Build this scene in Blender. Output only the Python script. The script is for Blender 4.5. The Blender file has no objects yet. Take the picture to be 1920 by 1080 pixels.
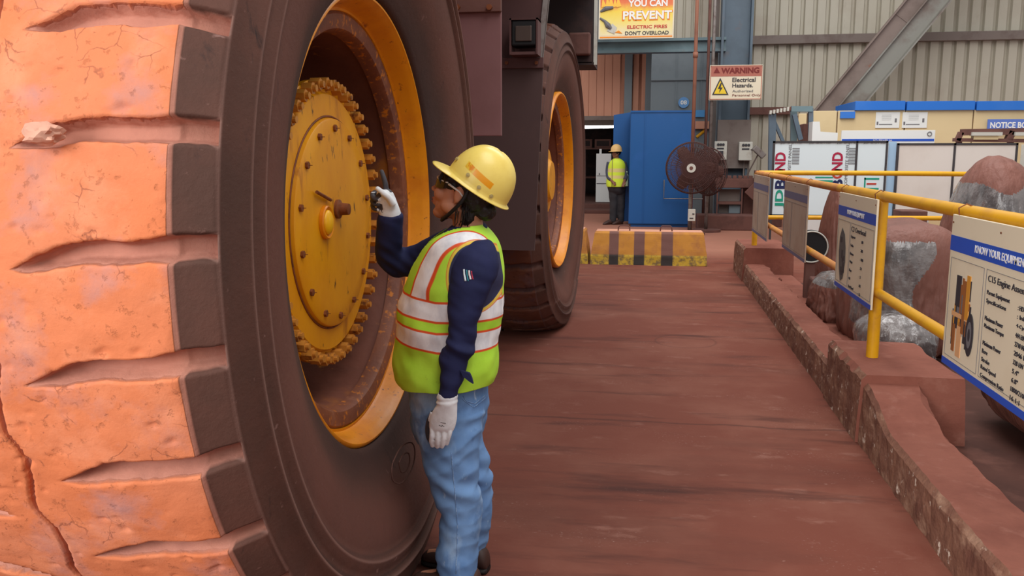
import bpy, bmesh, math, random
from mathutils import Vector, Matrix, noise
V = Vector
PI = math.pi
random.seed(7)
sc = bpy.context.scene
COL = sc.collection

# ------------------------------------------------------------------ camera, light, exposure
F_PX, YAW, PITCH, CAM_H = 1615.0, .1585, .1553, 1.58
fw = V((-math.sin(YAW)*math.cos(PITCH), math.cos(YAW)*math.cos(PITCH), -math.sin(PITCH)))
rt = V((math.cos(YAW), math.sin(YAW), 0)); up = rt.cross(fw)
cd = bpy.data.cameras.new('camera'); cam = bpy.data.objects.new('camera', cd); COL.objects.link(cam)
cd.sensor_width = 36; cd.lens = 36*F_PX/1920; cd.clip_start = .05; cd.clip_end = 200
cam.matrix_world = Matrix(((rt.x, up.x, -fw.x, 0), (rt.y, up.y, -fw.y, 0), (rt.z, up.z, -fw.z, CAM_H), (0, 0, 0, 1)))
sc.camera = cam

w = bpy.data.worlds.new('world'); sc.world = w; w.use_nodes = True
wn = w.node_tree.nodes; wb = wn['Background']
wb.inputs[0].default_value = (1.0, .985, .97, 1); wb.inputs[1].default_value = .62

def area(name, loc, target, sx, sy, power, col=(1, 1, 1), spread=180):
    l = bpy.data.lights.new(name, 'AREA'); l.shape = 'RECTANGLE'; l.size = sx; l.size_y = sy
    l.energy = power; l.color = col; l.spread = math.radians(spread)
    o = bpy.data.objects.new(name, l); COL.objects.link(o); o.location = loc
    d = V(target)-V(loc); o.rotation_euler = d.to_track_quat('-Z', 'Y').to_euler()
    return o
# daylight from the open bay door behind the photographer, and two added overhead fill lights, near and far
area('daylight_bay_door', (-4.2, -4.5, 3.4), (-1.4, 1.6, 1.2), 5, 4, 700, (1, .97, .95))
area('overhead_fill_near', (1.6, 1.0, 7.5), (0.2, 4, 0), 3.5, 6, 300, (1, .99, .98))
area('overhead_fill_far', (1.5, 11, 8.5), (1.5, 15, 0), 6, 9, 740, (1, .99, .98))
sc.view_settings.view_transform = 'Standard'; sc.view_settings.look = 'None'
sc.view_settings.exposure = 0.0; sc.view_settings.gamma = 1; sc.view_settings.use_curve_mapping = False

# ------------------------------------------------------------------ helpers
def ray(px, py): return fw + rt*((px-960)/F_PX) - up*((py-540)/F_PX)
def atY(px, py, Y): d = ray(px, py); return d*(Y/d.y) + V((0, 0, CAM_H))
def atZ(px, py, Z=0): d = ray(px, py); return d*((Z-CAM_H)/d.z) + V((0, 0, CAM_H))
def atX(px, py, X): d = ray(px, py); return d*(X/d.x) + V((0, 0, CAM_H))
def lin(c): return tuple(((v/255/12.92) if v/255 <= .04045 else ((v/255+.055)/1.055)**2.4) for v in c)+(1,)

def thing(name, label, cat, loc=(0, 0, 0), rotz=0, group=None):
    o = bpy.data.objects.new(name, None); COL.objects.link(o); o.empty_display_size = .1
    o.location = loc; o.rotation_euler = (0, 0, rotz); o['label'] = label; o['category'] = cat
    if group: o['group'] = group
    return o
def tag(o, label=None, cat=None, group=None, kind=None):
    for k, v in (('label', label), ('category', cat), ('group', group), ('kind', kind)):
        if v: o[k] = v
    return o
def link_mesh(name, me, m=None, parent=None, smooth=False, world=True):
    """world=True: mesh coordinates are world ones; keep them under a moved parent"""
    if m is not None:
        for x in (m if isinstance(m, (list, tuple)) else [m]): me.materials.append(x)
    if smooth:
        me.polygons.foreach_set('use_smooth', [True]*len(me.polygons))
    o = bpy.data.objects.new(name, me); COL.objects.link(o)
    if parent:
        o.parent = parent
        if world:
            off = V((0, 0, 0)); p = parent
            while p is not None:
                off += V(p.location); p = p.parent
            # the mesh is shifted so that the part's own origin is the thing's base
            me.transform(Matrix.Translation(-off))
    return o
def obj(name, bm, m=None, parent=None, smooth=False, world=True, angle=None):
    bmesh.ops.recalc_face_normals(bm, faces=bm.faces)
    me = bpy.data.meshes.new(name); bm.to_mesh(me); bm.free()
    o = link_mesh(name, me, m, parent, smooth or angle is not None, world)
    if angle is not None:
        me.set_sharp_from_angle(angle=math.radians(angle))
    return o
def NB(): return bmesh.new()
def box(bm, c, s, bev=0, rot=None, mi=0):
    r = bmesh.ops.create_cube(bm, size=1)
    vs = r['verts']
    M = Matrix.Translation(V(c)) @ (rot.to_4x4() if rot else Matrix.Identity(4)) @ Matrix.Diagonal((s[0], s[1], s[2], 1))
    bmesh.ops.transform(bm, matrix=M, verts=vs)
    fs = list({f for v in vs for f in v.link_faces})
    for f in fs: f.material_index = mi
    if bev:
        es = list({e for v in vs for e in v.link_edges})
        r2 = bmesh.ops.bevel(bm, geom=es, offset=bev, segments=2, affect='EDGES', profile=.5)
        for f in r2['faces']: f.material_index = mi
def bx(bm, a, b, bev=0, mi=0):
    a, b = V(a), V(b); box(bm, (a+b)/2, [abs(b[i]-a[i]) for i in range(3)], bev, None, mi)
def prism(bm, pts, vec, mi=0):
    vec = V(vec); a = [bm.verts.new(V(p)) for p in pts]; b = [bm.verts.new(V(p)+vec) for p in pts]
    n = len(pts); fs = [bm.faces.new(a), bm.faces.new(b[::-1])]
    for i in range(n): fs.append(bm.faces.new((a[i], b[i], b[(i+1) % n], a[(i+1) % n])))
    for f in fs: f.material_index = mi
def frame_of(d):
    d = d.normalized(); a = V((0, 0, 1)) if abs(d.z) < .9 else V((1, 0, 0))
    u = d.cross(a).normalized(); return u, d.cross(u).normalized()
def tube(bm, pts, r, seg=12, mi=0, cap=True):
    pts = [V(p) for p in pts]; n = len(pts); rs = r if isinstance(r, (list, tuple)) else [r]*n
    rings = []; pu = None
    for i, p in enumerate(pts):
        d = (pts[min(i+1, n-1)]-pts[max(i-1, 0)])
        if pu is None: u, v_ = frame_of(d)
        else:
            dn = d.normalized(); u = (pu-dn*pu.dot(dn)).normalized(); v_ = dn.cross(u)
        pu = u
        rings.append([bm.verts.new(p+(u*math.cos(2*PI*k/seg)+v_*math.sin(2*PI*k/seg))*rs[i]) for k in range(seg)])
    for i in range(n-1):
        for k in range(seg):
            f = bm.faces.new((rings[i][k], rings[i][(k+1) % seg], rings[i+1][(k+1) % seg], rings[i+1][k])); f.material_index = mi
    if cap:
        for q in (rings[0][::-1], rings[-1]): f = bm.faces.new(q); f.material_index = mi
def torus(bm, c, axis, R, r, seg=48, rs=8):
    c = V(c); u, v_ = frame_of(V(axis)); a = V(axis).normalized(); rings = []
    for i in range(seg):
        t = 2*PI*i/seg; d = u*math.cos(t)+v_*math.sin(t)
        rings.append([bm.verts.new(c+d*(R+r*math.cos(2*PI*k/rs))+a*(r*math.sin(2*PI*k/rs))) for k in range(rs)])
    for i in range(seg):
        for k in range(rs):
            bm.faces.new((rings[i][k], rings[i][(k+1) % rs], rings[(i+1) % seg][(k+1) % rs], rings[(i+1) % seg][k]))
def lathe_x(bm, prof, yc, zc, seg=128, mi=0, closed=False):
    """prof: list of (X, r) around the X axis through (yc, zc)"""
    rings = []
    for X, r in prof:
        if r < 1e-5: rings.append([bm.verts.new((X, yc, zc))])
        else: rings.append([bm.verts.new((X, yc+r*math.cos(2*PI*k/seg), zc+r*math.sin(2*PI*k/seg))) for k in range(seg)])
    m = len(rings)
    for i in range(m if closed else m-1):
        a, b = rings[i], rings[(i+1) % m]
        for k in range(seg):
            k2 = (k+1) % seg
            if len(a) == 1 and len(b) == 1: continue
            if len(a) == 1: f = bm.faces.new((a[0], b[k2], b[k]))
            elif len(b) == 1: f = bm.faces.new((a[k], a[k2], b[0]))
            else: f = bm.faces.new((a[k], a[k2], b[k2], b[k]))
            f.material_index = mi
def ell(bm, c, r, M=None, su=20, sv=12):
    """ellipsoid, c and r in the frame M (3 columns) if given"""
    rr = bmesh.ops.create_uvsphere(bm, u_segments=su, v_segments=sv, radius=1)
    T = Matrix.Translation(V(c)) @ Matrix.Diagonal((r[0], r[1], r[2], 1))
    if M: T = M @ T
    bmesh.ops.transform(bm, matrix=T, verts=rr['verts'])
def loft(bm, rings, cap=True):
    R = [[bm.verts.new(p) for p in ring] for ring in rings]; n = len(R[0])
    for i in range(len(R)-1):
        for k in range(n): bm.faces.new((R[i][k], R[i][(k+1) % n], R[i+1][(k+1) % n], R[i+1][k]))
    if cap: bm.faces.new(R[0][::-1]); bm.faces.new(R[-1])
    return R
def cat(rows, per=4):
    """Catmull-Rom through rows of numbers"""
    out = []; n = len(rows)
    for i in range(n-1):
        p0, p1, p2, p3 = rows[max(i-1, 0)], rows[i], rows[i+1], rows[min(i+2, n-1)]
        for j in range(per):
            t = j/per
            out.append([.5*((2*b)+(-a+c)*t+(2*a-5*b+4*c-d)*t*t+(-a+3*b-3*c+d)*t**3) for a, b, c, d in zip(p0, p1, p2, p3)])
    out.append(list(rows[-1])); return out
def ering(c, A, B, n=32, p=2.0):
    out = []
    for k in range(n):
        t = 2*PI*k/n; ct, st = math.cos(t), math.sin(t)
        x = math.copysign(abs(ct)**(2/p), ct); y = math.copysign(abs(st)**(2/p), st)
        out.append(V(c)+V(A)*x+V(B)*y)
    return out
def fuse(bm, voxel, smooth=4, disp=None):
    """join overlapping closed shapes into one continuous skin"""
    bmesh.ops.recalc_face_normals(bm, faces=bm.faces)
    me = bpy.data.meshes.new('tmp'); bm.to_mesh(me); bm.free()
    o = bpy.data.objects.new('tmp', me); COL.objects.link(o)
    r = o.modifiers.new('r', 'REMESH'); r.mode = 'VOXEL'; r.voxel_size = voxel
    if smooth:
        s = o.modifiers.new('s', 'SMOOTH'); s.iterations = smooth; s.factor = .5
    dg = bpy.context.evaluated_depsgraph_get(); dg.update()
    out = bpy.data.meshes.new_from_object(o.evaluated_get(dg), depsgraph=dg)
    bpy.data.objects.remove(o); bpy.data.meshes.remove(me)
    if disp: displace(out, disp)
    return out
def displace(me, fn):
    ns = [v.normal.copy() for v in me.vertices]
    for v, n in zip(me.vertices, ns): v.co = v.co + n*fn(v.co, n)
    me.update()
def nz(p, s, o=0): return noise.noise(V((p[0]*s+o, p[1]*s+o*.7, p[2]*s-o)))
def ss(a, b, x):
    t = min(1, max(0, (x-a)/(b-a))) if b != a else float(x > a); return t*t*(3-2*t)
def txt(body, c, right, upv, wd, ht, m, parent, name='lettering', ext=.0012, bold=.0):
    """built-in font, turned into a mesh, fitted to wd x ht about the centre c"""
    cu = bpy.data.curves.new(name, 'FONT'); cu.body = body; cu.size = 1; cu.offset = bold; cu.resolution_u = 3
    cu.align_x = 'CENTER'; cu.extrude = .01
    o = bpy.data.objects.new('tmp', cu); COL.objects.link(o)
    dg = bpy.context.evaluated_depsgraph_get(); dg.update()
    me = bpy.data.meshes.new_from_object(o.evaluated_get(dg), depsgraph=dg); bpy.data.objects.remove(o)
    xs = [v.co.x for v in me.vertices]; ys = [v.co.y for v in me.vertices]
    cx, cy = (min(xs)+max(xs))/2, (min(ys)+max(ys))/2; sx = wd/max(1e-6, max(xs)-min(xs)); sy = ht/max(1e-6, max(ys)-min(ys))
    R, U = V(right).normalized(), V(upv).normalized(); N = R.cross(U)
    for v in me.vertices:
        v.co = V(c)+R*((v.co.x-cx)*sx)+U*((v.co.y-cy)*sy)+N*(v.co.z/.01*ext)
    me.name = name
    return link_mesh(name, me, m, parent)

# ------------------------------------------------------------------ materials
def mat(name, base, rough=.7, metal=0, vary=(), bump=(), spec=.4, coords='Object', emit=None, alpha=None, coat=0):
    """base and vary colours are sRGB 0-255; vary: (colour, scale, lo, hi, stretch xyz) noise patches; bump: (scale, strength, dist)"""
    m = bpy.data.materials.new(name); m.use_nodes = True; nt = m.node_tree; N, L = nt.nodes, nt.links
    b = N['Principled BSDF']; b.inputs['Roughness'].default_value = rough; b.inputs['Metallic'].default_value = metal
    b.inputs['Specular IOR Level'].default_value = spec
    if coat: b.inputs['Coat Weight'].default_value = coat
    tc = N.new('ShaderNodeTexCoord')
    rgb = N.new('ShaderNodeRGB'); rgb.outputs[0].default_value = lin(base); out = rgb.outputs[0]
    for i, vv in enumerate(vary):
        c, s, lo, hi = vv[:4]; st = vv[4] if len(vv) > 4 else (1, 1, 1)
        mp = N.new('ShaderNodeMapping'); mp.inputs['Scale'].default_value = st; mp.inputs['Location'].default_value = (i*3.1, i*1.7, i*.9)
        L.new(tc.outputs[coords], mp.inputs[0])
        t = N.new('ShaderNodeTexNoise'); t.inputs['Scale'].default_value = s; t.inputs['Detail'].default_value = 8; t.inputs['Roughness'].default_value = .62
        L.new(mp.outputs[0], t.inputs['Vector'])
        r = N.new('ShaderNodeMapRange'); r.inputs[1].default_value = lo; r.inputs[2].default_value = hi
        L.new(t.outputs['Fac'], r.inputs[0])
        mx = N.new('ShaderNodeMix'); mx.data_type = 'RGBA'; L.new(r.outputs[0], mx.inputs['Factor'])
        L.new(out, mx.inputs['A']); mx.inputs['B'].default_value = lin(c); out = mx.outputs['Result']
    L.new(out, b.inputs['Base Color'])
    prev = None
    for bb in bump:
        s, st, dist = bb[:3]; st3 = bb[3] if len(bb) > 3 else (1, 1, 1)
        t = N.new('ShaderNodeTexNoise'); t.inputs['Scale'].default_value = s; t.inputs['Detail'].default_value = 6
        mp = N.new('ShaderNodeMapping'); mp.inputs['Scale'].default_value = st3; L.new(tc.outputs[coords], mp.inputs[0]); L.new(mp.outputs[0], t.inputs['Vector'])
        bp = N.new('ShaderNodeBump'); bp.inputs['Strength'].default_value = st; bp.inputs['Distance'].default_value = dist
        L.new(t.outputs['Fac'], bp.inputs['Height'])
        if prev: L.new(prev, bp.inputs['Normal'])
        prev = bp.outputs['Normal']
    if prev: L.new(prev, b.inputs['Normal'])
    if emit: b.inputs['Emission Color'].default_value = lin(emit[0]); b.inputs['Emission Strength'].default_value = emit[1]
    if alpha is not None:
        b.inputs['Alpha'].default_value = alpha
    return m
def nodes_of(m): return m.node_tree.nodes, m.node_tree.links, m.node_tree.nodes['Principled BSDF']
def mixn(N, L, fac, A, B):
    mx = N.new('ShaderNodeMix'); mx.data_type = 'RGBA'
    for k, x in (('Factor', fac), ('A', A), ('B', B)):
        if isinstance(x, (float, int)): mx.inputs[k].default_value = x
        elif isinstance(x, tuple): mx.inputs[k].default_value = x
        else: L.new(x, mx.inputs[k])
    return mx.outputs['Result']
def math_n(N, L, op, a, b=None, c=None, clamp=False):
    n = N.new('ShaderNodeMath'); n.operation = op; n.use_clamp = clamp
    for i, x in enumerate((a, b, c)):
        if x is None: continue
        if isinstance(x, (float, int)): n.inputs[i].default_value = x
        else: L.new(x, n.inputs[i])
    return n.outputs[0]
def band(N, L, x, lo, hi, soft=.001):
    """1 where lo < x < hi"""
    a = N.new('ShaderNodeMapRange'); L.new(x, a.inputs[0]); a.inputs[1].default_value = lo-soft; a.inputs[2].default_value = lo+soft
    b = N.new('ShaderNodeMapRange'); L.new(x, b.inputs[0]); b.inputs[1].default_value = hi+soft; b.inputs[2].default_value = hi-soft
    return math_n(N, L, 'MULTIPLY', a.outputs[0], b.outputs[0])
def tex(N, L, scale, detail=6, rough=.6, st=(1, 1, 1), lo=.3, hi=.7, loc=(0, 0, 0)):
    tc = N.new('ShaderNodeTexCoord'); mp = N.new('ShaderNodeMapping'); mp.inputs['Scale'].default_value = st; mp.inputs['Location'].default_value = loc
    L.new(tc.outputs['Object'], mp.inputs[0]); t = N.new('ShaderNodeTexNoise'); t.inputs['Scale'].default_value = scale
    t.inputs['Detail'].default_value = detail; t.inputs['Roughness'].default_value = rough; L.new(mp.outputs[0], t.inputs['Vector'])
    r = N.new('ShaderNodeMapRange'); r.inputs[1].default_value = lo; r.inputs[2].default_value = hi; L.new(t.outputs['Fac'], r.inputs[0])
    return r.outputs[0]

DUST = (120, 82, 72)
M_floor = mat('dusty concrete', (120, 66, 52), .78, 0,
              [((140, 90, 74), 1.1, .45, .75), ((92, 52, 42), .8, .50, .74, (.5, 1.6, 1)), ((154, 108, 94), 3.5, .60, .8, (1, 2, 1)), ((164, 126, 112), 14, .68, .78), ((74, 42, 36), 1.9, .56, .72, (.4, 2.2, 1))],
              [(5, .15, .02), (60, .15, .004)], spec=.18)
M_conc = mat('dusty kerb concrete', (140, 86, 72), .9, 0, [((122, 72, 60), 3, .45, .7), ((154, 104, 90), 9, .55, .8)], [(12, .3, .02), (70, .25, .004)], spec=.2)
M_chip = mat('chipped kerb face', (134, 94, 76), .9, 0, [((108, 70, 58), 5, .4, .65), ((166, 130, 108), 9, .52, .70, (1, .5, 1)), ((214, 196, 180), 16, .61, .67)], [(14, .6, .03), (60, .4, .01)], spec=.2)
M_yel = mat('yellow rail paint', (226, 166, 20), .42, 0, [((196, 136, 40), 4, .5, .75), ((160, 104, 70), 7, .62, .78)], [(30, .05, .01)])
M_dustyyel = mat('dusty yellow rail paint', (208, 146, 62), .7, 0, [((190, 120, 70), 4, .4, .65), ((226, 168, 30), 6, .6, .72)], [(30, .1, .01)])
M_rim = mat('worn golden rim paint', (228, 142, 8), .38, .0, [((204, 112, 12), 5, .45, .75), ((150, 76, 22), 22, .62, .70), ((74, 36, 22), 46, .66, .72)], [(18, .2, .01)])
M_rust = mat('rusty dusty rim steel', (128, 72, 46), .58, .0, [((100, 56, 44), 4, .4, .65), ((196, 114, 26), 34, .56, .66), ((150, 98, 72), 12, .56, .76)], [(25, .3, .01)])
M_barrel = mat('dusty rim barrel', (116, 66, 50), .6, .0, [((88, 48, 38), 2, .45, .7), ((168, 100, 30), 3.5, .56, .74), ((184, 120, 50), 14, .66, .74)], [(25, .2, .01)])
M_hub = mat('yellow hub paint', (224, 154, 12), .4, .0, [((202, 124, 12), 2.4, .42, .7, (1, 1, .5)), ((158, 88, 20), 9, .58, .70, (1, 1, .22)), ((74, 42, 22), 24, .62, .69, (1, 1, .4))], [(14, .15, .01)])
M_nut = mat('greasy golden nut', (196, 132, 52), .4, .15, [((112, 66, 38), 26, .54, .66), ((214, 160, 84), 30, .6, .75)], [(40, .3, .004)])
M_bolt = mat('rusty bolt', (128, 70, 36), .6, .1, [((80, 44, 30), 30, .5, .7)])
M_truck = mat('dusty truck steel', (92, 60, 58), .75, 0, [((112, 76, 72), 2.5, .5, .75), ((74, 48, 46), 2, .5, .75)], [(20, .1, .01)])
M_flap = mat('mauve dusty flap rubber', (132, 92, 92), .8, 0, [((118, 80, 78), 1.6, .5, .75)], [(8, .1, .02)])
M_flapdark = mat('dark flap rubber', (84, 62, 60), .8, 0, [((100, 74, 70), 1.6, .5, .75)], [(8, .1, .02)])
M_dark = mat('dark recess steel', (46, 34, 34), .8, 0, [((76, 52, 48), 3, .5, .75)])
M_black = mat('black rubber', (24, 22, 24), .6)
M_greyedge = mat('bare grey steel edge', (132, 124, 120), .5, .3, [((100, 80, 74), 9, .5, .7)])
M_ltgrey = mat('light grey plastic', (196, 194, 184), .5, 0, [((170, 156, 140), 6, .55, .8)])
M_white = mat('white paint', (226, 228, 226), .5)
M_corr = mat('grey wall cladding', (190, 184, 168), .6, .0, [((172, 160, 144), .8, .5, .8), ((150, 134, 120), 3, .66, .85, (1, 1, .3))])
M_girt = mat('dusty grey steel', (124, 112, 106), .7, 0, [((104, 88, 82), 2, .5, .7)])
M_brace = mat('grey blue brace steel', (148, 146, 138), .6, 0, [((126, 112, 104), 1.5, .45, .65)])
M_braced = mat('dusty brace steel', (140, 124, 116), .7, 0, [((120, 104, 96), 1.5, .5, .7), ((150, 92, 66), 3, .64, .76)])
M_teal = mat('teal steel paint', (108, 130, 136), .55, 0, [((88, 106, 114), 1.2, .5, .7), ((110, 100, 98), 3, .6, .8)])
M_bluecol = mat('steel blue column paint', (88, 104, 118), .5, 0, [((78, 92, 104), 1.2, .5, .7), ((112, 96, 92), 2.5, .6, .8)])
M_slate = mat('slate cladding', (116, 126, 132), .55, 0, [((94, 104, 112), .8, .5, .7)])
M_pink = mat('salmon cladding', (206, 148, 122), .7, 0, [((186, 128, 106), 1, .5, .7, (1, 1, .3))])
M_brown = mat('dusty brown steel', (108, 72, 64), .8, 0, [((86, 56, 50), 3, .5, .7)], [(20, .2, .01)])
M_pipe = mat('rusty brown pipe', (146, 96, 76), .7, 0, [((120, 80, 66), 2, .5, .7)])
M_blue = mat('blue cabinet paint', (30, 88, 150), .32, 0, [((44, 96, 168), 1.4, .55, .8), ((70, 96, 140), 4, .66, .8, (1, 1, .5))], [(3, .08, .02)])
M_blueband = mat('bright blue fascia', (38, 112, 204), .5, 0, [((60, 122, 206), .5, .5, .7)])
M_navyprint = mat('blue board print', (34, 82, 188), .5)
M_cream = mat('cream panel', (218, 196, 152), .6, 0, [((206, 182, 138), .6, .5, .7)])
M_board = mat('cream sign board', (228, 216, 190), .5, 0, [((214, 200, 172), 1.6, .5, .75)])
M_boardback = mat('dusty sign board', (176, 158, 140), .6, 0, [((160, 130, 110), 2.5, .45, .7)])
M_sheet = mat('off white panel sheet', (222, 214, 206), .6, 0, [((208, 196, 186), 1, .45, .75)])
M_jd = mat('white film panel', (220, 232, 236), .35, 0)
M_palebl = mat('pale blue film', (168, 200, 228), .4)
M_frame = mat('dark frame steel', (62, 58, 60), .6)
M_ink = mat('dark print', (52, 50, 56), .6)
M_greyink = mat('grey print', (110, 108, 112), .6)
M_red = mat('crimson print', (170, 20, 62), .5)
M_teal2 = mat('green print', (24, 150, 124), .5)
M_navy2 = mat('navy print', (24, 34, 82), .5)
M_signred = mat('sign red', (190, 62, 48), .5)
M_redbrown = mat('faded red sign band', (176, 104, 88), .6)
M_whiteprint = mat('white print', (236, 236, 232), .5)
M_redinkp = mat('red print', (196, 58, 52), .6)
M_orangeink = mat('orange print', (238, 140, 30), .6)
M_yelsign = mat('yellow sign field', (236, 200, 40), .5)
M_rock = mat('pale pink rock', (206, 156, 134), .85, 0, [((176, 120, 100), 30, .5, .7)], [(60, .4, .004)])

# cover cloth and plastic
M_cover = mat('dusty brown cover sheet', (128, 82, 70), .6, 0, [((104, 66, 56), 2, .45, .75)], [(9, .75, .05, (1, 1, .22)), (16, .5, .02, (1, .6, .35))])
M_plastic = mat('clear plastic wrap', (124, 116, 114), .2, 0, [((84, 78, 78), 4, .45, .6), ((118, 84, 74), 3, .6, .8)], [(14, .8, .03, (1, 1, .35)), (34, .5, .01, (.5, 1, 1))], spec=.8, coat=.5)

# ------------------------------------------------------------------ the setting
def struct(name, bm, m, **k):
    o = obj(name, bm, m, **k); o['kind'] = 'structure'; return o
bm = NB()
# floor: finer grid near the camera so that it can carry a few ruts
bmesh.ops.create_grid(bm, x_segments=60, y_segments=90, size=1)
for v in bm.verts:
    v.co = V((v.co.x*14+1, v.co.y*22+15, 0))
    v.co.z = 0
floor = struct('floor', bm, M_floor)
# faint ring mark, expansion joint and scuffs belong to the floor material
N, L, B = nodes_of(M_floor)
tc = N.new('ShaderNodeTexCoord'); sep = N.new('ShaderNodeSeparateXYZ'); L.new(tc.outputs['Object'], sep.inputs[0])
ringc = atZ(1285, 640)
dx = math_n(N, L, 'SUBTRACT', sep.outputs[0], ringc.x); dy = math_n(N, L, 'SUBTRACT', sep.outputs[1], ringc.y)
dist = math_n(N, L, 'SQRT', math_n(N, L, 'ADD', math_n(N, L, 'MULTIPLY', dx, dx), math_n(N, L, 'MULTIPLY', dy, dy)))
ring = band(N, L, dist, .245, .262, .008)
joint = band(N, L, math_n(N, L, 'ADD', sep.outputs[1], math_n(N, L, 'MULTIPLY', tex(N, L, 3), .05)), 5.02, 5.045, .01)
joint2 = band(N, L, sep.outputs[1], 9.3, 9.32, .01)
old = B.inputs['Base Color'].links[0].from_socket
scuff = tex(N, L, 2.6, 9, .7, (.5, 1.6, 1), .52, .66, (4, 2, 0))
fine = tex(N, L, 55, 5, .6, (1, 2.2, 1), .60, .70)
tone = mixn(N, L, math_n(N, L, 'MULTIPLY', scuff, math_n(N, L, 'MULTIPLY', fine, .8)), old, lin((190, 160, 148)))
# floor tone darker beside the wheels, fading out towards the kerb side
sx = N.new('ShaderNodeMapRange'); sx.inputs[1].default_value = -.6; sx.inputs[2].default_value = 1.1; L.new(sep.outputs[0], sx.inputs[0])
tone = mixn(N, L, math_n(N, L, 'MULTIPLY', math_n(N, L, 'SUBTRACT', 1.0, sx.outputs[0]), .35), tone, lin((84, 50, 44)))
tone = mixn(N, L, math_n(N, L, 'MULTIPLY', ring, .35), tone, lin((70, 42, 38)))
tone = mixn(N, L, math_n(N, L, 'MULTIPLY', joint, .5), tone, lin((60, 38, 34)))
tone = mixn(N, L, math_n(N, L, 'MULTIPLY', joint2, .4), tone, lin((60, 38, 34)))
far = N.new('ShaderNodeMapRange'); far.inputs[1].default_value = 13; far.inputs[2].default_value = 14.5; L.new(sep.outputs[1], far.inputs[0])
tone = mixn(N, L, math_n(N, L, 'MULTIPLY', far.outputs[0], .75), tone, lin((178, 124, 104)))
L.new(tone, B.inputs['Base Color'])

def corrugated(x0, x1, z0, z1, Y, pitch=.285, depth=.09, normal=-1):
    bm = NB(); n = int((x1-x0)/pitch); pts = []
    for i in range(n+1):
        x = x0+i*pitch
        for fx, d in ((0, 0), (.60, 0), (.68, 1), (.90, 1), (.98, 0)):
            pts.append((x+fx*pitch, Y+d*depth))
    a = [bm.verts.new((x, y, z0)) for x, y in pts]; b = [bm.verts.new((x, y, z1)) for x, y in pts]
    c = [bm.verts.new((x, Y+.12, z0)) for x, y in pts]; e = [bm.verts.new((x, Y+.12, z1)) for x, y in pts]
    for i in range(len(pts)-1):
        bm.faces.new((a[i], a[i+1], b[i+1], b[i])); bm.faces.new((c[i], e[i], e[i+1], c[i+1]))
        bm.faces.new((b[i], b[i+1], e[i+1], e[i])); bm.faces.new((a[i], c[i], c[i+1], a[i+1]))
    return bm
YW = 22.0
struct('wall_back', corrugated(2.1, 13.5, 0, 8.5, YW), M_corr)
bm = NB(); bx(bm, (-1.4, 22.3, 4.05), (2.1, 22.45, 8.5)); struct('wall_back_upper_panel', bm, M_slate)
bpy.data.objects['wall_back_upper_panel'].name = 'wall_left'
# narrow ribbed cladding showing above the teal beam
struct('wall_rear', corrugated(.35, 2.0, 4.0, 8.5, 22.1, .2, .05), M_corr)
bm = NB(); bx(bm, (-.05, 22.0, 0), (2.1, 22.15, 4.0))
for x in (.55, 1.15, 1.75): bx(bm, (x, 21.975, 1.9), (x+.02, 22.0, 4.0))
bx(bm, (-.05, 21.95, 3.34), (2.1, 22.0, 3.40))
struct('wall_middle', bm, M_slate)
# salmon shutter wall over the far doorway, and the dark room behind it
bm = NB()
n = 14
for i in range(n):
    x = -3.8+i*.21; bx(bm, (x, 23.8, 2.56), (x+.195, 23.9, 7.5)); bx(bm, (x+.19, 23.83, 2.56), (x+.21, 23.87, 7.5))
bx(bm, (-.9, 23.86, 2.56), (.3, 23.95, 7.5)); struct('wall_salmon', bm, M_pink)
bm = NB(); bx(bm, (-.75, 23.6, 0), (-.55, 23.8, 7)); bx(bm, (-.2, 23.6, 0), (-.05, 23.8, 7)); struct('trim_1', bm, M_slate)
bm = NB(); bx(bm, (-.52, 23.7, 1), (-.38, 23.8, 7)); bx(bm, (-.30, 23.7, 1), (-.0, 23.85, 7)); struct('trim_2', bm, M_pink)
bm = NB(); bx(bm, (-5, 23.75, 2.46), (-.7, 23.95, 2.57)); struct('trim_3', bm, M_girt)
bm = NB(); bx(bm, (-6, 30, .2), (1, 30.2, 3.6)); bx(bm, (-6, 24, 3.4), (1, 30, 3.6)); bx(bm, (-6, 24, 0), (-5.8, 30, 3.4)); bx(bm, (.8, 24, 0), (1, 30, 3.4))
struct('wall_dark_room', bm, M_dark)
bm = NB(); bx(bm, (-6, 23.6, 0), (.4, 30, .22), .02); bx(bm, (-6, 22.9, 0), (.2, 23.6, .1), .02)
for x in (-1.75, -1.35): bx(bm, (x, 23.57, .02), (x+.22, 23.61, .07))
struct('floor_step', bm, M_brown)
# teal beam across
bm = NB(); a = atY(1100, 102, 20); b = atY(1333, 76, 20)
bx(bm, (-2.6, 19.85, 3.78), (1.55, 20.15, 3.84)); bx(bm, (-2.6, 19.97, 3.78), (1.55, 20.03, 4.06)); bx(bm, (-2.6, 19.85, 4.02), (1.55, 20.15, 4.08))
struct('beam_teal', bm, M_teal).name = 'trim_4'
# steel column (H section) with dusty base
bm = NB(); cx0, cx1 = 1.44, 2.10
bx(bm, (cx0, 19.75, 0), (cx0+.05, 20.25, 8.5)); bx(bm, (cx1-.05, 19.75, 0), (cx1, 20.25, 8.5)); bx(bm, (cx0, 19.98, 0), (cx1, 20.02, 8.5))
struct('column_blue', bm, M_bluecol).name = 'trim_5'
bm = NB(); bx(bm, (cx0-.1, 20.3, 0), (cx0-.02, 20.4, 8.5)); struct('column_side', bm, M_girt).name = 'trim_6'
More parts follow.
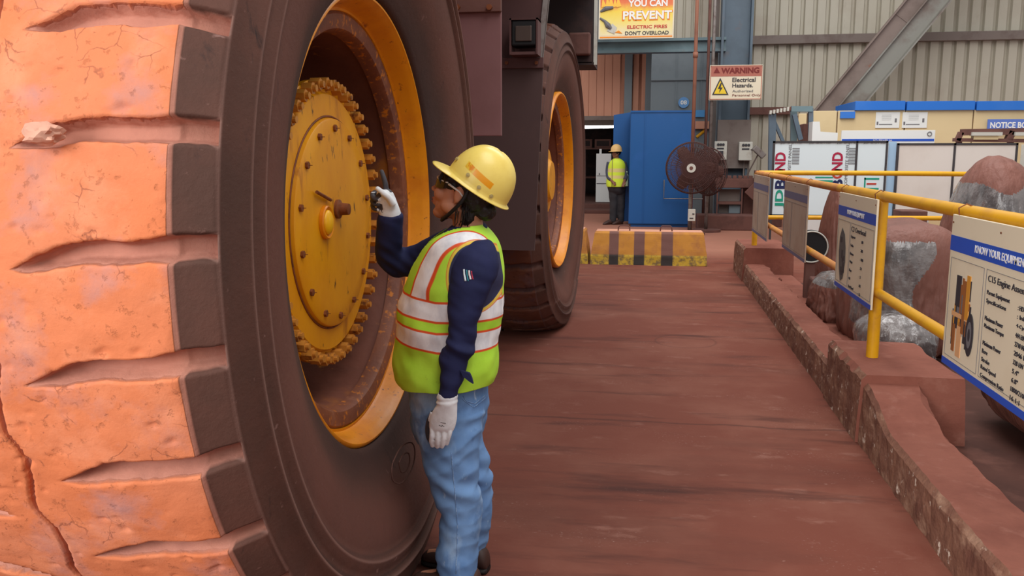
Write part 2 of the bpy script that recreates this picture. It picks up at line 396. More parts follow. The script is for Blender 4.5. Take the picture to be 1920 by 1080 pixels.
# girts and brace
bm = NB(); bx(bm, (2.1, 21.8, 4.14), (13.5, 21.98, 4.34), .01); struct('trim_7', bm, M_girt)
bm = NB(); a = atY(1410, 214, 21.6); bx(bm, (2.1, 21.8, a.z), (3.35, 21.98, a.z+.17)); struct('trim_8', bm, M_brown)
p0, p1 = atY(1566, 205, 20.6), atY(1736, 0, 20.6)
d = (p1-p0).normalized(); nrm = V((d.z, 0, -d.x))
p0 = p0-d*.6; p1 = p1+d*3
bm = NB()
prism(bm, [p0+nrm*.0, p0+nrm*.40, p1+nrm*.40, p1+nrm*.0], (0, .03, 0))          # web
prism(bm, [p0+nrm*.38, p0+nrm*.41, p1+nrm*.41, p1+nrm*.38], (0, -.22, 0))
prism(bm, [p0-nrm*.01, p0+nrm*.02, p1+nrm*.02, p1-nrm*.01], (0, -.10, 0))
struct('trim_9', bm, M_brace)
bm = NB()
prism(bm, [p0-nrm*.34, p0-nrm*.0, p1-nrm*.0, p1-nrm*.34], (0, -.04, 0))
prism(bm, [p0-nrm*.36, p0-nrm*.33, p1-nrm*.33, p1-nrm*.36], (0, -.14, 0))
q = p0+d*2.9; prism(bm, [q-nrm*.33, q-nrm*.33+d*.02, q-nrm*.0+d*.02, q-nrm*.0], (0, -.055, 0))
struct('trim_10', bm, M_braced)

# ---- kerb: eroded, chipped, with two raised blocks
def kerb_run(y0, y1, x0, x1, h0, seg=70, seed=0, ero=.03, bank=0):
    bm = NB(); rings = []
    n = int(max(8, (y1-y0)*seg/3))
    for i in range(n+1):
        y = y0+(y1-y0)*i/n; h = h0+(.13*ss(4.25, 4.84, y) if bank else 0)
        e = nz((0, y, seed), 2.2)*.5+nz((0, y, seed), 7)*.5
        e2 = nz((3, y, seed), 3)*.5+nz((5, y, seed), 11)*.5
        fx = x0+.012+abs(e2)*ero*.6
        ring = [(x0+nz((0, y, 3+seed), 9)*.01, y, 0), (x0+.004+nz((1, y, 3), 10)*.012, y, h*.35), (x0+.01+nz((2, y, 3), 12)*.015, y, h*.65),
                (fx, y, h-.025-abs(e)*ero), (fx+.02+abs(e)*ero, y, h-.002+nz((9, y, 1), 8)*.004),
                ((x0+x1)/2, y, h+nz((4, y, 2), 3)*.005), (x1-.02+nz((6, y, 2), 4)*.05, y, h-.004), (x1+nz((7, y, 2), 5)*.06+nz((8, y, 2), 16)*.012, y, h-.035), (x1+.02, y, 0)]
        rings.append([V(p) for p in ring])
    loft(bm, rings)
    for f in bm.faces:
        c = f.calc_center_median()
        f.material_index = 1 if c.x < x0+.03 else 0
    return bm
def kerb(name, *a, **k): return struct(name, kerb_run(*a, **k), [M_conc, M_chip])
kerb('kerb_near', -.5, 4.86, 1.165, 1.47, .21, bank=1)
kerb('kerb_far', 5.75, 11.0, 1.165, 1.44, .22, seed=5)
kerb('kerb_block_near', 4.82, 5.72, 1.15, 1.70, .385, seed=2, ero=.05, seg=60)
kerb('kerb_block_far', 10.95, 12.1, 1.15, 1.75, .42, seed=3, ero=.03)
bm = NB(); bx(bm, (1.45, -.5, 0), (6.5, 10.9, .006)); struct('floor_machine_bay', bm, mat('oily dusty floor', (88, 56, 48), .8, 0, [((70, 44, 38), 1.5, .45, .7), ((112, 74, 64), 3, .55, .75)], spec=.2))
bm = NB()
bx(bm, (1.44, 6.6, 0), (1.75, 10.9, .10), .02); struct('kerb_back_step', bm, M_conc)

# ------------------------------------------------------------------ the dump truck
TC = V((-1.36, 2.945, 1.332))
NLUG = 35; PIT = 2*PI/NLUG; PHASE = .205
def tyre_bm(fine_lo, fine_hi, nf=56, nc=14, seed=0, flat=True):
    # across the section: (offset from the tyre's middle, radius)
    side = [(.485, 1.302), (.488, 1.296), (.490, 1.283), (.494, 1.265), (.506, 1.225), (.516, 1.212), (.516, 1.204), (.499, 1.199), (.507, 1.17), (.517, 1.145), (.517, 1.137), (.500, 1.131),
            (.502, 1.10), (.497, 1.05), (.487, 1.0), (.468, .94), (.445, .89), (.425, .84), (.412, .805), (.402, .79), (.38, .786), (.34, .786)]
    def crown(a): aa = abs(a); return 1.388-.03*(aa/.41)**3
    A = []
    a = -.40
    while a < -.05: A.append(a); a += .022
    a = -.05
    while a < .05: A.append(a); a += .005
    while a < .395: A.append(a); a += .0085
    sec = [(a, crown(a), 1) for a in A]
    for k in range(1, 4): t = k/3*PI/2*.8; sec.append((.398+.012*math.sin(t), crown(.398)-.012+.012*math.cos(t), 1-.33*k))
    c0 = sec[-1]
    for k in range(1, 11): t = k/10; sec.append((c0[0]+(.484-c0[0])*t, c0[1]+(1.304-c0[1])*t, 0))
    nt = len(sec)
    sec += [(a, r, -1) for a, r in side]
    left = [(-a, r, -1) for a, r in side[::-1]]+[(-.46, 1.33, 0), (-.42, 1.352, 0)]
    sec = left+sec; off = len(left)
    th = []
    for k in range(NLUG):
        mid = (k+.5)*PIT
        dm = (mid+PI) % (2*PI)-PI
        n = nf if fine_lo < dm < fine_hi else nc
        th += [(k+j/n)*PIT for j in range(n)]
    bm = NB(); layer = bm.verts.layers.float.new('lug'); ln = len(sec); rings = []
    for t in th:
        ring = []
        for i, (a, r, z) in enumerate(sec):
            lug = 1.0 if z > .5 else 0.0; ax, rr = a, r
            if z >= 0:
                aa = abs(a); ph = t if a >= 0 else t+PIT*.5
                jag = (noise.noise(V((a*14, math.cos(t)*22, math.sin(t)*22+seed)))*.006+noise.noise(V((a*50, math.cos(t)*70, math.sin(t)*70+seed)))*.003)
                offs = -.036*(1-ss(.06, .26, aa))/1.385 + .012*ss(.3, .48, aa)/1.385
                k = round((ph-offs)/PIT-PHASE); dd = ((ph-offs)-(k+PHASE)*PIT)*1.385+jag     # metres from the groove's middle
                hw = .0255*ss(.035, .2, aa)+.003*ss(.3, .45, aa)+noise.noise(V((k*3.7, aa*6, seed)))*.004
                dep = .046*ss(.05, .14, aa)*(1-ss(.475, .487, aa)*.6)
                if hw > .002:
                    wall_t, wall_b = .010, .017                          # steep above, worn below
                    g = ss(-hw-wall_b*.3, -hw+wall_b, dd)*(1-ss(hw-wall_t, hw, dd))
                else: g = 0
                rr -= dep*g
                if z > 0: lug *= 1-min(1, g*3)
                # centre crack
                zig = .012*math.sin(t*NLUG)+noise.noise(V((t*20, 1, seed)))*.008
                if aa < .06:
                    cr = 1-ss(.002, .009, abs(a-zig)); rr -= .022*cr; lug *= 1-cr
                if z > 0 and lug > .1:
                    P = (a*1.0, math.cos(t)*1.38, math.sin(t)*1.38)
                    rr += nz(P, 7, seed)*.006+nz(P, 22, seed)*.0025
                    pit_ = nz(P, 34, seed+3)
                    if pit_ > .42: rr -= (pit_-.42)*.02
                elif z == 0: lug = -(1-min(1, g*2)); rr += nz((a, math.cos(t), math.sin(t)), 6, seed)*.003
            y = rr*math.cos(t); zz = rr*math.sin(t)
            if flat and zz < -1.0:                                        # the tyre sits on the floor and bulges
                lim = -TC.z+.001
                if zz < lim: zz = lim
                q = ss(-.75, -1.30, zz)*max(0, 1-abs(y)/1.2)
                if z <= 0: ax += math.copysign(.035*q, a)
            v = bm.verts.new((ax, y, zz)); v[layer] = lug if z >= 0 else -1.0; ring.append(v)
        rings.append(ring)
    n = len(rings)
    for i in range(n):
        A_, B_ = rings[i], rings[(i+1) % n]
        for k in range(ln-1): bm.faces.new((A_[k], A_[k+1], B_[k+1], B_[k]))
    return bm
# tyre rubber: orange ore dust on the lug faces, pink dust in the grooves, dark dusty sides with some shade painted in
M_tyre = bpy.data.materials.new('ore dusted tyre rubber'); M_tyre.use_nodes = True
N, L, B = nodes_of(M_tyre); B.inputs['Roughness'].default_value = .8; B.inputs['Specular IOR Level'].default_value = .25
at = N.new('ShaderNodeAttribute'); at.attribute_name = 'lug'; lg = at.outputs['Fac']
OR0 = lin((210, 120, 76))
orange = mixn(N, L, tex(N, L, 2.6, 5, .55, lo=.35, hi=.8), OR0, lin((206, 126, 90)))
orange = mixn(N, L, tex(N, L, 5, 7, .6, lo=.52, hi=.72, loc=(3, 1, 2)), orange, lin((182, 130, 122)))
orange = mixn(N, L, tex(N, L, 60, 6, .7, lo=.66, hi=.72, loc=(1, 5, 2)), orange, lin((150, 84, 64)))
orange = mixn(N, L, tex(N, L, 7, 8, .6, lo=.50, hi=.80, loc=(7, 5, 2)), orange, lin((222, 144, 108)))
sidec = mixn(N, L, tex(N, L, 2, 8, .65, lo=.4, hi=.65), lin((98, 64, 54)), lin((80, 56, 48)))
sidec = mixn(N, L, tex(N, L, 30, 5, .6, (.2, 1, 1), lo=.66, hi=.74), sidec, lin((128, 96, 88)))
sidec = mixn(N, L, tex(N, L, 12, 6, .7, (.5, 1, .3), lo=.62, hi=.72, loc=(5, 2, 1)), sidec, lin((52, 40, 38)))
groove = mixn(N, L, tex(N, L, 5, 6, lo=.4, hi=.65), lin((192, 132, 112)), lin((170, 114, 98)))
geo = N.new('ShaderNodeTexCoord'); sp = N.new('ShaderNodeSeparateXYZ'); L.new(geo.outputs['Object'], sp.inputs[0])
yy = math_n(N, L, 'MULTIPLY', sp.outputs[1], sp.outputs[1]); z2 = math_n(N, L, 'MULTIPLY', sp.outputs[2], sp.outputs[2])
rad = math_n(N, L, 'SQRT', math_n(N, L, 'ADD', yy, z2))
mr = N.new('ShaderNodeMapRange'); mr.inputs[1].default_value = .385; mr.inputs[2].default_value = .445; L.new(sp.outputs[0], mr.inputs[0])
gs = N.new('ShaderNodeMapRange'); gs.inputs[1].default_value = 1.345; gs.inputs[2].default_value = 1.31; L.new(rad, gs.inputs[0])
shoulder = math_n(N, L, 'MAXIMUM', mr.outputs[0], 0.0)
def rline(r0, wd): return band(N, L, rad, r0-wd, r0+wd, .003)
edge = math_n(N, L, 'MAXIMUM', math_n(N, L, 'MAXIMUM', rline(1.208, .004), rline(1.141, .004)), rline(1.300, .003))
sidec = mixn(N, L, math_n(N, L, 'MULTIPLY', edge, .55), sidec, lin((142, 108, 98)))
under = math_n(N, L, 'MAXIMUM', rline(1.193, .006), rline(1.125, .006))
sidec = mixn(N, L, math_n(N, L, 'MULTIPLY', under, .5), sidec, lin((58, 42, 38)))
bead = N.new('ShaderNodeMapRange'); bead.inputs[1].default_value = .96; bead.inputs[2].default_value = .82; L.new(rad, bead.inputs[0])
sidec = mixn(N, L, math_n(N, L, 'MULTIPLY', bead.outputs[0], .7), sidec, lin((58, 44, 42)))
midz = band(N, L, rad, .93, 1.12, .05)
sidec = mixn(N, L, math_n(N, L, 'MULTIPLY', midz, .45), sidec, lin((112, 70, 60)))
gr = mixn(N, L, math_n(N, L, 'MULTIPLY', shoulder, .4), groove, lin((128, 92, 82)))
# in the shoulder zone the groove floor lies lower than the lug side: compare radius with the shoulder line
lgc = N.new('ShaderNodeMapRange'); lgc.inputs[1].default_value = .25; lgc.inputs[2].default_value = .7; L.new(lg, lgc.inputs[0])
colr = mixn(N, L, lgc.outputs[0], gr, orange)
sd = N.new('ShaderNodeMapRange'); sd.inputs[1].default_value = -.1; sd.inputs[2].default_value = -.6; L.new(lg, sd.inputs[0])
colr = mixn(N, L, sd.outputs[0], colr, sidec)
tcw = N.new('ShaderNodeTexCoord'); nw = N.new('ShaderNodeTexNoise'); nw.inputs['Scale'].default_value = 9; nw.inputs['Detail'].default_value = 5; L.new(tcw.outputs['Object'], nw.inputs['Vector'])
vm = N.new('ShaderNodeVectorMath'); vm.operation = 'MULTIPLY_ADD'; L.new(nw.outputs['Color'], vm.inputs[0]); vm.inputs[1].default_value = (.12, .12, .12); L.new(tcw.outputs['Object'], vm.inputs[2])
vo = N.new('ShaderNodeTexVoronoi'); vo.feature = 'DISTANCE_TO_EDGE'; vo.inputs['Scale'].default_value = 11; L.new(vm.outputs[0], vo.inputs['Vector'])
ck = N.new('ShaderNodeMapRange'); ck.inputs[1].default_value = .022; ck.inputs[2].default_value = .004; L.new(vo.outputs['Distance'], ck.inputs[0])
crack = math_n(N, L, 'MULTIPLY', math_n(N, L, 'MULTIPLY', ck.outputs[0], tex(N, L, 9, 3, .6, lo=.54, hi=.62, loc=(2, 7, 3))), lgc.outputs[0])
colr = mixn(N, L, math_n(N, L, 'MULTIPLY', crack, .6), colr, lin((120, 66, 52)))
L.new(colr, B.inputs['Base Color'])
b1 = N.new('ShaderNodeBump'); b1.inputs['Strength'].default_value = .35; b1.inputs['Distance'].default_value = .008
t1 = tex(N, L, 45, 8, .7, lo=0, hi=1); L.new(t1, b1.inputs['Height'])
b2 = N.new('ShaderNodeBump'); b2.inputs['Strength'].default_value = .5; b2.inputs['Distance'].default_value = .012
t2 = tex(N, L, 38, 7, .7, lo=.72, hi=.60); L.new(math_n(N, L, 'MULTIPLY', t2, lgc.outputs[0]), b2.inputs['Height']); L.new(b1.outputs[0], b2.inputs['Normal'])
L.new(b2.outputs[0], B.inputs['Normal'])

truck = thing('dump_truck', 'huge mining dump truck coated in brown dust with yellow wheel hubs', 'truck', (-2.2, 5.4, 0))
def add_tyre(loc, mesh=None, **k):
    if mesh is None:
        bm = tyre_bm(**k); bmesh.ops.recalc_face_normals(bm, faces=bm.faces); me = bpy.data.meshes.new('tyre'); bm.to_mesh(me); bm.free()
        me.materials.append(M_tyre); me.polygons.foreach_set('use_smooth', [True]*len(me.polygons))
    else: me = mesh
    o = bpy.data.objects.new('tyre', me); COL.objects.link(o); o.parent = truck; o.location = V(loc)-V(truck.location); return o
# theta = pi looks towards the camera (y negative); the finely cut zone wraps around -pi..-.55pi and .6pi..pi
def wrap_tyre(seed, near):
    global PIT
    return None
def tyre_mesh(seed, near=True):
    bm = tyre_bm(99, 99, seed=seed) if not near else tyre_bm_near(seed)
    return bm
def tyre_bm_near(seed):
    # angles measured so that 0 faces the camera side: build, then turn by pi about X
    bm = tyre_bm(-1.15, 1.15, seed=seed, flat=False)
    for v in bm.verts: v.co.y = -v.co.y
    lim = -TC.z+.001
    for v in bm.verts:
        if v.co.z < -.75:
            q = ss(-.75, -1.30, v.co.z)*max(0, 1-abs(v.co.y)/1.2)
            if abs(v.co.x) > .40: v.co.x += math.copysign(.035*q, v.co.x)
            if v.co.z < lim: v.co.z = lim
    return bm
bm = tyre_bm_near(1); bmesh.ops.recalc_face_normals(bm, faces=bm.faces); me = bpy.data.meshes.new('tyre'); bm.to_mesh(me); bm.free()
me.materials.append(M_tyre); me.polygons.foreach_set('use_smooth', [True]*len(me.polygons))
front_tyre = add_tyre(TC, me); front_tyre['label'] = 'tyre with deep worn orange tread lugs'
bm = tyre_bm(99, 99, nc=20, seed=4); 
for v in bm.verts:
    if v.co.z < -.6 and abs(v.co.x) > .40: v.co.x *= 1.0
bmesh.ops.recalc_face_normals(bm, faces=bm.faces); me2 = bpy.data.meshes.new('tyre'); bm.to_mesh(me2); bm.free()
me2.materials.append(M_tyre); me2.polygons.foreach_set('use_smooth', [True]*len(me2.polygons))
RC = V((-1.25, 7.88, 1.332))
M_tyre_rear = M_tyre.copy(); M_tyre_rear.name = 'shaded brown dusted tyre rubber'  # rear copy with darkened tread colours: brown dust plus painted shade
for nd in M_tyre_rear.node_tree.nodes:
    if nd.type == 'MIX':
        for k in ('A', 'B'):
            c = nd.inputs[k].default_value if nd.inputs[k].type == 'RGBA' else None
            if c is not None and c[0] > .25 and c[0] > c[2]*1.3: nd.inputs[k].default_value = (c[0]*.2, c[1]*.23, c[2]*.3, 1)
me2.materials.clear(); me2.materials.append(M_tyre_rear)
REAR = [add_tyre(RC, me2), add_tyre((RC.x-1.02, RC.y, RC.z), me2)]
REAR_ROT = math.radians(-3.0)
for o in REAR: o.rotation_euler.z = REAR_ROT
n_before = set(COL.objects)

# wheel rims
def rim(X, yc, zc, hub_X, mdl):
    bm = NB(); lathe_x(bm, [(X-.012, .79), (X, .779), (X, .772), (X-.01, .765), (X-.03, .752), (X-.075, .742), (X-.085, .735), (X-.083, .726), (X-.10, .722), (X-.10, .79)], yc, zc, 160, closed=True)
    r = obj('wheel_rim', bm, M_rim, truck, angle=50)
    bm = NB(); lathe_x(bm, [(X-.10, .735), (X-.088, .722), (X-.082, .715), (X-.082, .69), (X-.088, .668), (X-.10, .66), (X-.14, .655), (X-.14, .735)], yc, zc, 160, closed=True)
    obj('lip_ring', bm, M_rust, r, angle=40)
    bm = NB(); lathe_x(bm, [(X-.13, .668), (X-.20, .655), (X-.30, .650), (X-.42, .62), (X-.52, .56), (X-.56, .45), (X-.58, 0)], yc, zc, 128)
    obj('rim_barrel', bm, M_barrel, r, smooth=True)
    return r
rim(-.965, TC.y, TC.z, 0, 0)
rear_parts = []
b4 = set(COL.objects); rim(-.80, RC.y, RC.z, 0, 1); rear_parts += [o for o in COL.objects if o not in b4]
# front planetary hub
HX = -1.14; hy, hz = TC.y, TC.z
bm = NB(); lathe_x(bm, [(HX-.38, .40), (HX-.10, .44), (HX-.04, .47), (HX-.04, .500), (HX-.012, .503), (HX-.008, .498), (HX-.008, .462), (HX+.004, .458), (HX+.012, .452), (HX+.014, .42), (HX+.016, .374), (HX+.016, 0)], hy, hz, 160)
hub = obj('wheel_hub', bm, M_hub, truck, angle=35)
bm = NB(); lathe_x(bm, [(HX+.016, .372), (HX+.030, .368), (HX+.034, .362), (HX+.036, .30), (HX+.040, .15), (HX+.040, 0)], hy, hz, 128)
obj('cover_plate', bm, M_hub, hub, angle=35)
# dark oil line around the cover
bm = NB(); torus(bm, (HX+.0165, hy, hz), (1, 0, 0), .376, .004, 128, 6); obj('gasket', bm, M_bolt, hub, smooth=True)
def hexnut(bm, c, r, h, studr=.5, twist=0):
    c = V(c)
    for X0, X1, R_, n in ((0, h, r, 6), (h, h+.012, r*studr, 10)):
        pts = [(c.x+X0, c.y+R_*math.cos(2*PI*k/n+twist), c.z+R_*math.sin(2*PI*k/n+twist)) for k in range(n)]
        prism(bm, pts, (X1-X0, 0, 0))
for k in range(44):
    t = 2*PI*(k+.35)/44; bm = NB(); hexnut(bm, (HX-.008, hy+.488*math.cos(t), hz+.488*math.sin(t)), .0215, .036, .55, t+random.uniform(-.4, .4))
    obj('nut', bm, M_nut, hub)
for k in range(14):
    t = 2*PI*(k+.5)/14; bm = NB(); hexnut(bm, (HX+.034, hy+.335*math.cos(t), hz+.335*math.sin(t)), .0125, .010, .1, t); obj('cover_bolt', bm, M_bolt, hub)
# oval filler cap, pin and small lever in the middle
cc = atX(614, 417, HX+.05); bm = NB(); rings = []
for X, s in ((HX+.04, 1.0), (HX+.052, 1.0), (HX+.056, .93), (HX+.054, .82), (HX+.050, .76)):
    rings.append([V((X, cc.y+.052*s*math.cos(2*PI*k/36), cc.z+.058*s*math.sin(2*PI*k/36))) for k in range(36)])
loft(bm, rings); obj('cap_ring', bm, M_rim, hub, angle=40)
bm = NB(); ell(bm, (HX+.052, cc.y, cc.z), (.016, .037, .043)); obj('hub_cap', bm, mat('bright yellow hub cap', (236, 176, 20), .35, 0, [((210, 140, 20), 20, .6, .75)]), hub, smooth=True)
pc = atX(637, 392, HX+.05); bm = NB(); lathe_x(bm, [(HX+.03, 0), (HX+.03, .034), (HX+.05, .034), (HX+.055, .022), (HX+.085, .020), (HX+.088, 0)], pc.y, pc.z, 24); obj('drain_plug', bm, M_bolt, hub, angle=40)
l0, l1 = atX(594, 360, HX+.05), atX(620, 375, HX+.05); bm = NB(); tube(bm, [l0, l1], .006, 8); obj('lever_pin', bm, M_bolt, hub)
# rear hub, seen deep in the wheel
b4 = set(COL.objects); bm = NB(); X = -.93
lathe_x(bm, [(X-.35, .42), (X-.12, .40), (X-.10, .34), (X-.02, .31), (X, .29), (X+.01, .20), (X+.045, .17), (X+.05, 0)], RC.y, RC.z, 96); hub2 = obj('wheel_hub', bm, M_hub, truck, angle=35)
for k in range(24):
    t = 2*PI*k/24; bm = NB(); hexnut(bm, (X-.10, RC.y+.37*math.cos(t), RC.z+.37*math.sin(t)), .022, .03, .6, t); obj('nut', bm, M_nut, hub2)
rear_parts += [o for o in COL.objects if o not in b4]
piv = Matrix.Translation(RC-V(truck.location))
for o in rear_parts: o.data.transform(piv @ Matrix.Rotation(REAR_ROT, 4, 'Z') @ piv.inverted())
for yc_, X_ in ((TC.y, -1.5), (RC.y, -1.5)):
    bm = NB(); lathe_x(bm, [(X_, 0), (X_, .3), (X_-1.2, .3), (X_-1.2, 0)], yc_, TC.z, 40); obj('axle', bm, M_dark, truck, smooth=True)
# raised moulding on the side of the tyre
bm = NB(); Xs = -.853
def on_side(px, py): p = atX(px, py, Xs); return p
pts = [(736, 868), (752, 838), (772, 830), (778, 850), (772, 880), (754, 905), (738, 903), (734, 885)]
def loop(pts, r):
    P = [on_side(*p) for p in pts]; P = [V(q) for q in cat([tuple(p) for p in P+[P[0]]], 3)]; tube(bm, P, r, 6, cap=False)
loop(pts, .0025); loop([(748, 868), (756, 852), (766, 850), (768, 866), (762, 882), (752, 885)], .0025)
obj('moulding', bm, mat('dark moulding rubber', (92, 62, 54), .8), truck, smooth=True)

# mud flap behind the front wheel with its bolted bracket
bm = NB(); a = atY(846, 20, 4.62); b = atY(940, 255, 4.62)
bx(bm, (-1.62, 4.62, b.z), (b.x, 4.645, 2.9), .004); flap = obj('mud_flap', bm, M_flap, truck); flap['label'] = 'mauve dusty hanging mud flap'
t = atY(938, 22, 4.60); bm = NB(); bx(bm, (-1.62, 4.59, t.z), (b.x+.004, 4.62, t.z+.16), .004); br = obj('flap_bracket', bm, M_brown, truck)
for px in (858, 918):
    q = atY(px, 14, 4.59); bm = NB(); tube(bm, [(q.x, 4.592, q.z), (q.x, 4.57, q.z)], .016, 6); obj('bolt', bm, M_bolt, br)
# broad dark flap ahead of the rear wheel
YF = 6.38
b = atY(1002, 470, YF); t = atY(1018, 128, YF)
bm = NB(); prism(bm, [(-1.75, YF, b.z), (b.x, YF, b.z), (t.x, YF, t.z), (-1.75, YF, t.z)], (0, .025, 0)); obj('mud_flap', bm, M_flapdark, truck)
t2 = atY(1018, 108, YF); bm = NB(); bx(bm, (-1.75, YF-.03, t.z), (t.x+.005, YF, t2.z), .003); br = obj('flap_bracket', bm, M_truck, truck)
for px in (950, 1006):
    q = atY(px, 118, YF-.03); bm = NB(); tube(bm, [(q.x, YF-.028, q.z), (q.x, YF-.045, q.z)], .014, 6); obj('bolt', bm, M_bolt, br)
# frame plate above that flap, edged in bare steel
e0, e1 = atY(1016, 112, YF+.06), atY(1034, -60, YF+.06)
bm = NB(); prism(bm, [(-1.9, YF+.06, e0.z), tuple(e0), tuple(e1), (-1.9, YF+.06, e1.z)], (0, .05, 0)); obj('side_plate', bm, M_truck, truck)
bm = NB(); prism(bm, [e0+V((-.035, -.02, 0)), e0, e1, e1+V((-.035, -.02, 0))], (0, .08, 0)); obj('plate_edge', bm, M_greyedge, truck)
# work lamp on the bracket
l = atY(962, 105, YF-.12); r_ = atY(1008, 40, YF-.12); bm = NB()
bx(bm, (l.x, YF-.20, l.z+.06), (r_.x, YF-.02, r_.z), .012); lamp = obj('work_lamp', bm, M_black, truck)
bm = NB(); bx(bm, (l.x+.03, YF-.215, l.z+.09), (r_.x-.03, YF-.198, r_.z-.04), .006); obj('lens', bm, mat('smoked lamp glass', (96, 82, 76), .2, .2), lamp)
bm = NB(); bx(bm, (l.x-.012, YF-.21, l.z-.0), (l.x, YF-.02, r_.z+.012)); bx(bm, (r_.x, YF-.21, l.z), (r_.x+.012, YF-.02, r_.z+.012)); bx(bm, (l.x-.012, YF-.21, r_.z), (r_.x+.012, YF-.02, r_.z+.012)); bx(bm, (l.x, YF-.2, l.z), (r_.x, YF-.02, l.z+.02))
obj('lamp_guard', bm, M_truck, lamp)
# main frame, body and tail box
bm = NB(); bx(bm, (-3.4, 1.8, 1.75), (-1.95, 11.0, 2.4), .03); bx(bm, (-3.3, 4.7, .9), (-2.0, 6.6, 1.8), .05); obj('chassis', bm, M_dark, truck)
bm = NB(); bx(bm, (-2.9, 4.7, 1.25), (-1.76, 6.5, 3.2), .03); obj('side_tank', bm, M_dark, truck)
bm = NB(); prism(bm, [(-.62, 1.3, 3.25), (-.62, 9.8, 3.3), (-.62, 9.8, 4.6), (-.62, 1.3, 4.9)], (-4.2, 0, 0)); obj('dump_body', bm, M_truck, truck)
q0 = atY(1120, 128, 10); q1 = atY(1075, 132, 10)
bm = NB(); bx(bm, (-2.2, 9.4, q0.z), (q0.x-.02, 9.45, 3.6)); bx(bm, (-2.2, 9.4, q0.z-.02), (q0.x, 10.0, q0.z+.01)); bx(bm, (-2.2, 9.95, q0.z), (q0.x, 10, 3.6)); bx(bm, (-2.2, 9.4, 3.4), (-.64, 10, 3.45))
tb = obj('tail_box', bm, M_dark, truck)
bm = NB(); bx(bm, (q0.x-.005, 9.40, q0.z-.02), (q0.x+.03, 9.44, 3.6)); obj('edge_strip', bm, M_ltgrey, tb)
bm = NB(); a = atY(1066, 105, 9.38); b_ = atY(1108, 62, 9.38); bx(bm, (a.x, 9.30, a.z), (b_.x, 9.40, b_.z), .02); obj('hinge_block', bm, M_brown, tb)

# rock jammed in a groove
rp = atX(135, 250, -1.185); bm = NB(); bmesh.ops.create_icosphere(bm, subdivisions=3, radius=1)
for v in bm.verts:
    n_ = v.co.normalized(); s = 1+nz(n_, 1.6, 3)*.45+nz(n_, 4, 1)*.15
    v.co = V((n_.x*.040*s, n_.y*.03*s, n_.z*.022*s))
RK = V((rp.x, 1.555, rp.z-.004))
for v in bm.verts: v.co += RK
tag(obj('rock', bm, M_rock, angle=25), 'pale pink stone jammed in a groove of the big tyre', 'rock')

# ------------------------------------------------------------------ yellow railing on the kerb
RX = 1.325
rail = thing('guard_railing', 'yellow pipe railing on the kerb beside the walkway', 'railing', (RX, 5.3, 0))
def part_tube(name, pts, r, m, parent, seg=16):
    bm = NB(); tube(bm, pts, r, seg); return obj(name, bm, m, parent, angle=50)
part_tube('top_rail', [(RX, .8, 1.335), (RX, 4.0, 1.335)], .030, M_yel, rail)
part_tube('top_rail', [(RX, 3.98, 1.335), (RX, 6.4, 1.335)], .0305, M_yel, rail)
part_tube('top_rail', [(RX, 6.4, 1.335), (RX, 11.3, 1.335)], .0295, M_dustyyel, rail)
part_tube('middle_rail', [(RX, .8, .775), (RX, 6.0, .775)], .028, M_yel, rail)
part_tube('middle_rail', [(RX, 6.0, .775), (RX, 11.3, .775)], .0275, M_dustyyel, rail)
part_tube('top_rail', [(RX, 11.3, 1.335), (2.6, 11.32, 1.335), (4.3, 11.34, 1.325)], .030, M_yel, rail)
part_tube('middle_rail', [(RX, 11.3, .775), (4.3, 11.34, .79)], .028, M_yel, rail)
for (x, y, z0) in ((RX, 5.27, .383), (RX, 11.3, .418), (RX, 1.2, .205), (4.3, 11.34, 0)):
    sq = y == 5.27
    bm = NB()
    if sq: tube(bm, [(x, y, z0), (x, y, 1.335)], .036, 8)
    else: tube(bm, [(x, y, z0), (x, y, 1.33)], .034, 14)
    obj('post', bm, M_yel, rail, angle=50)
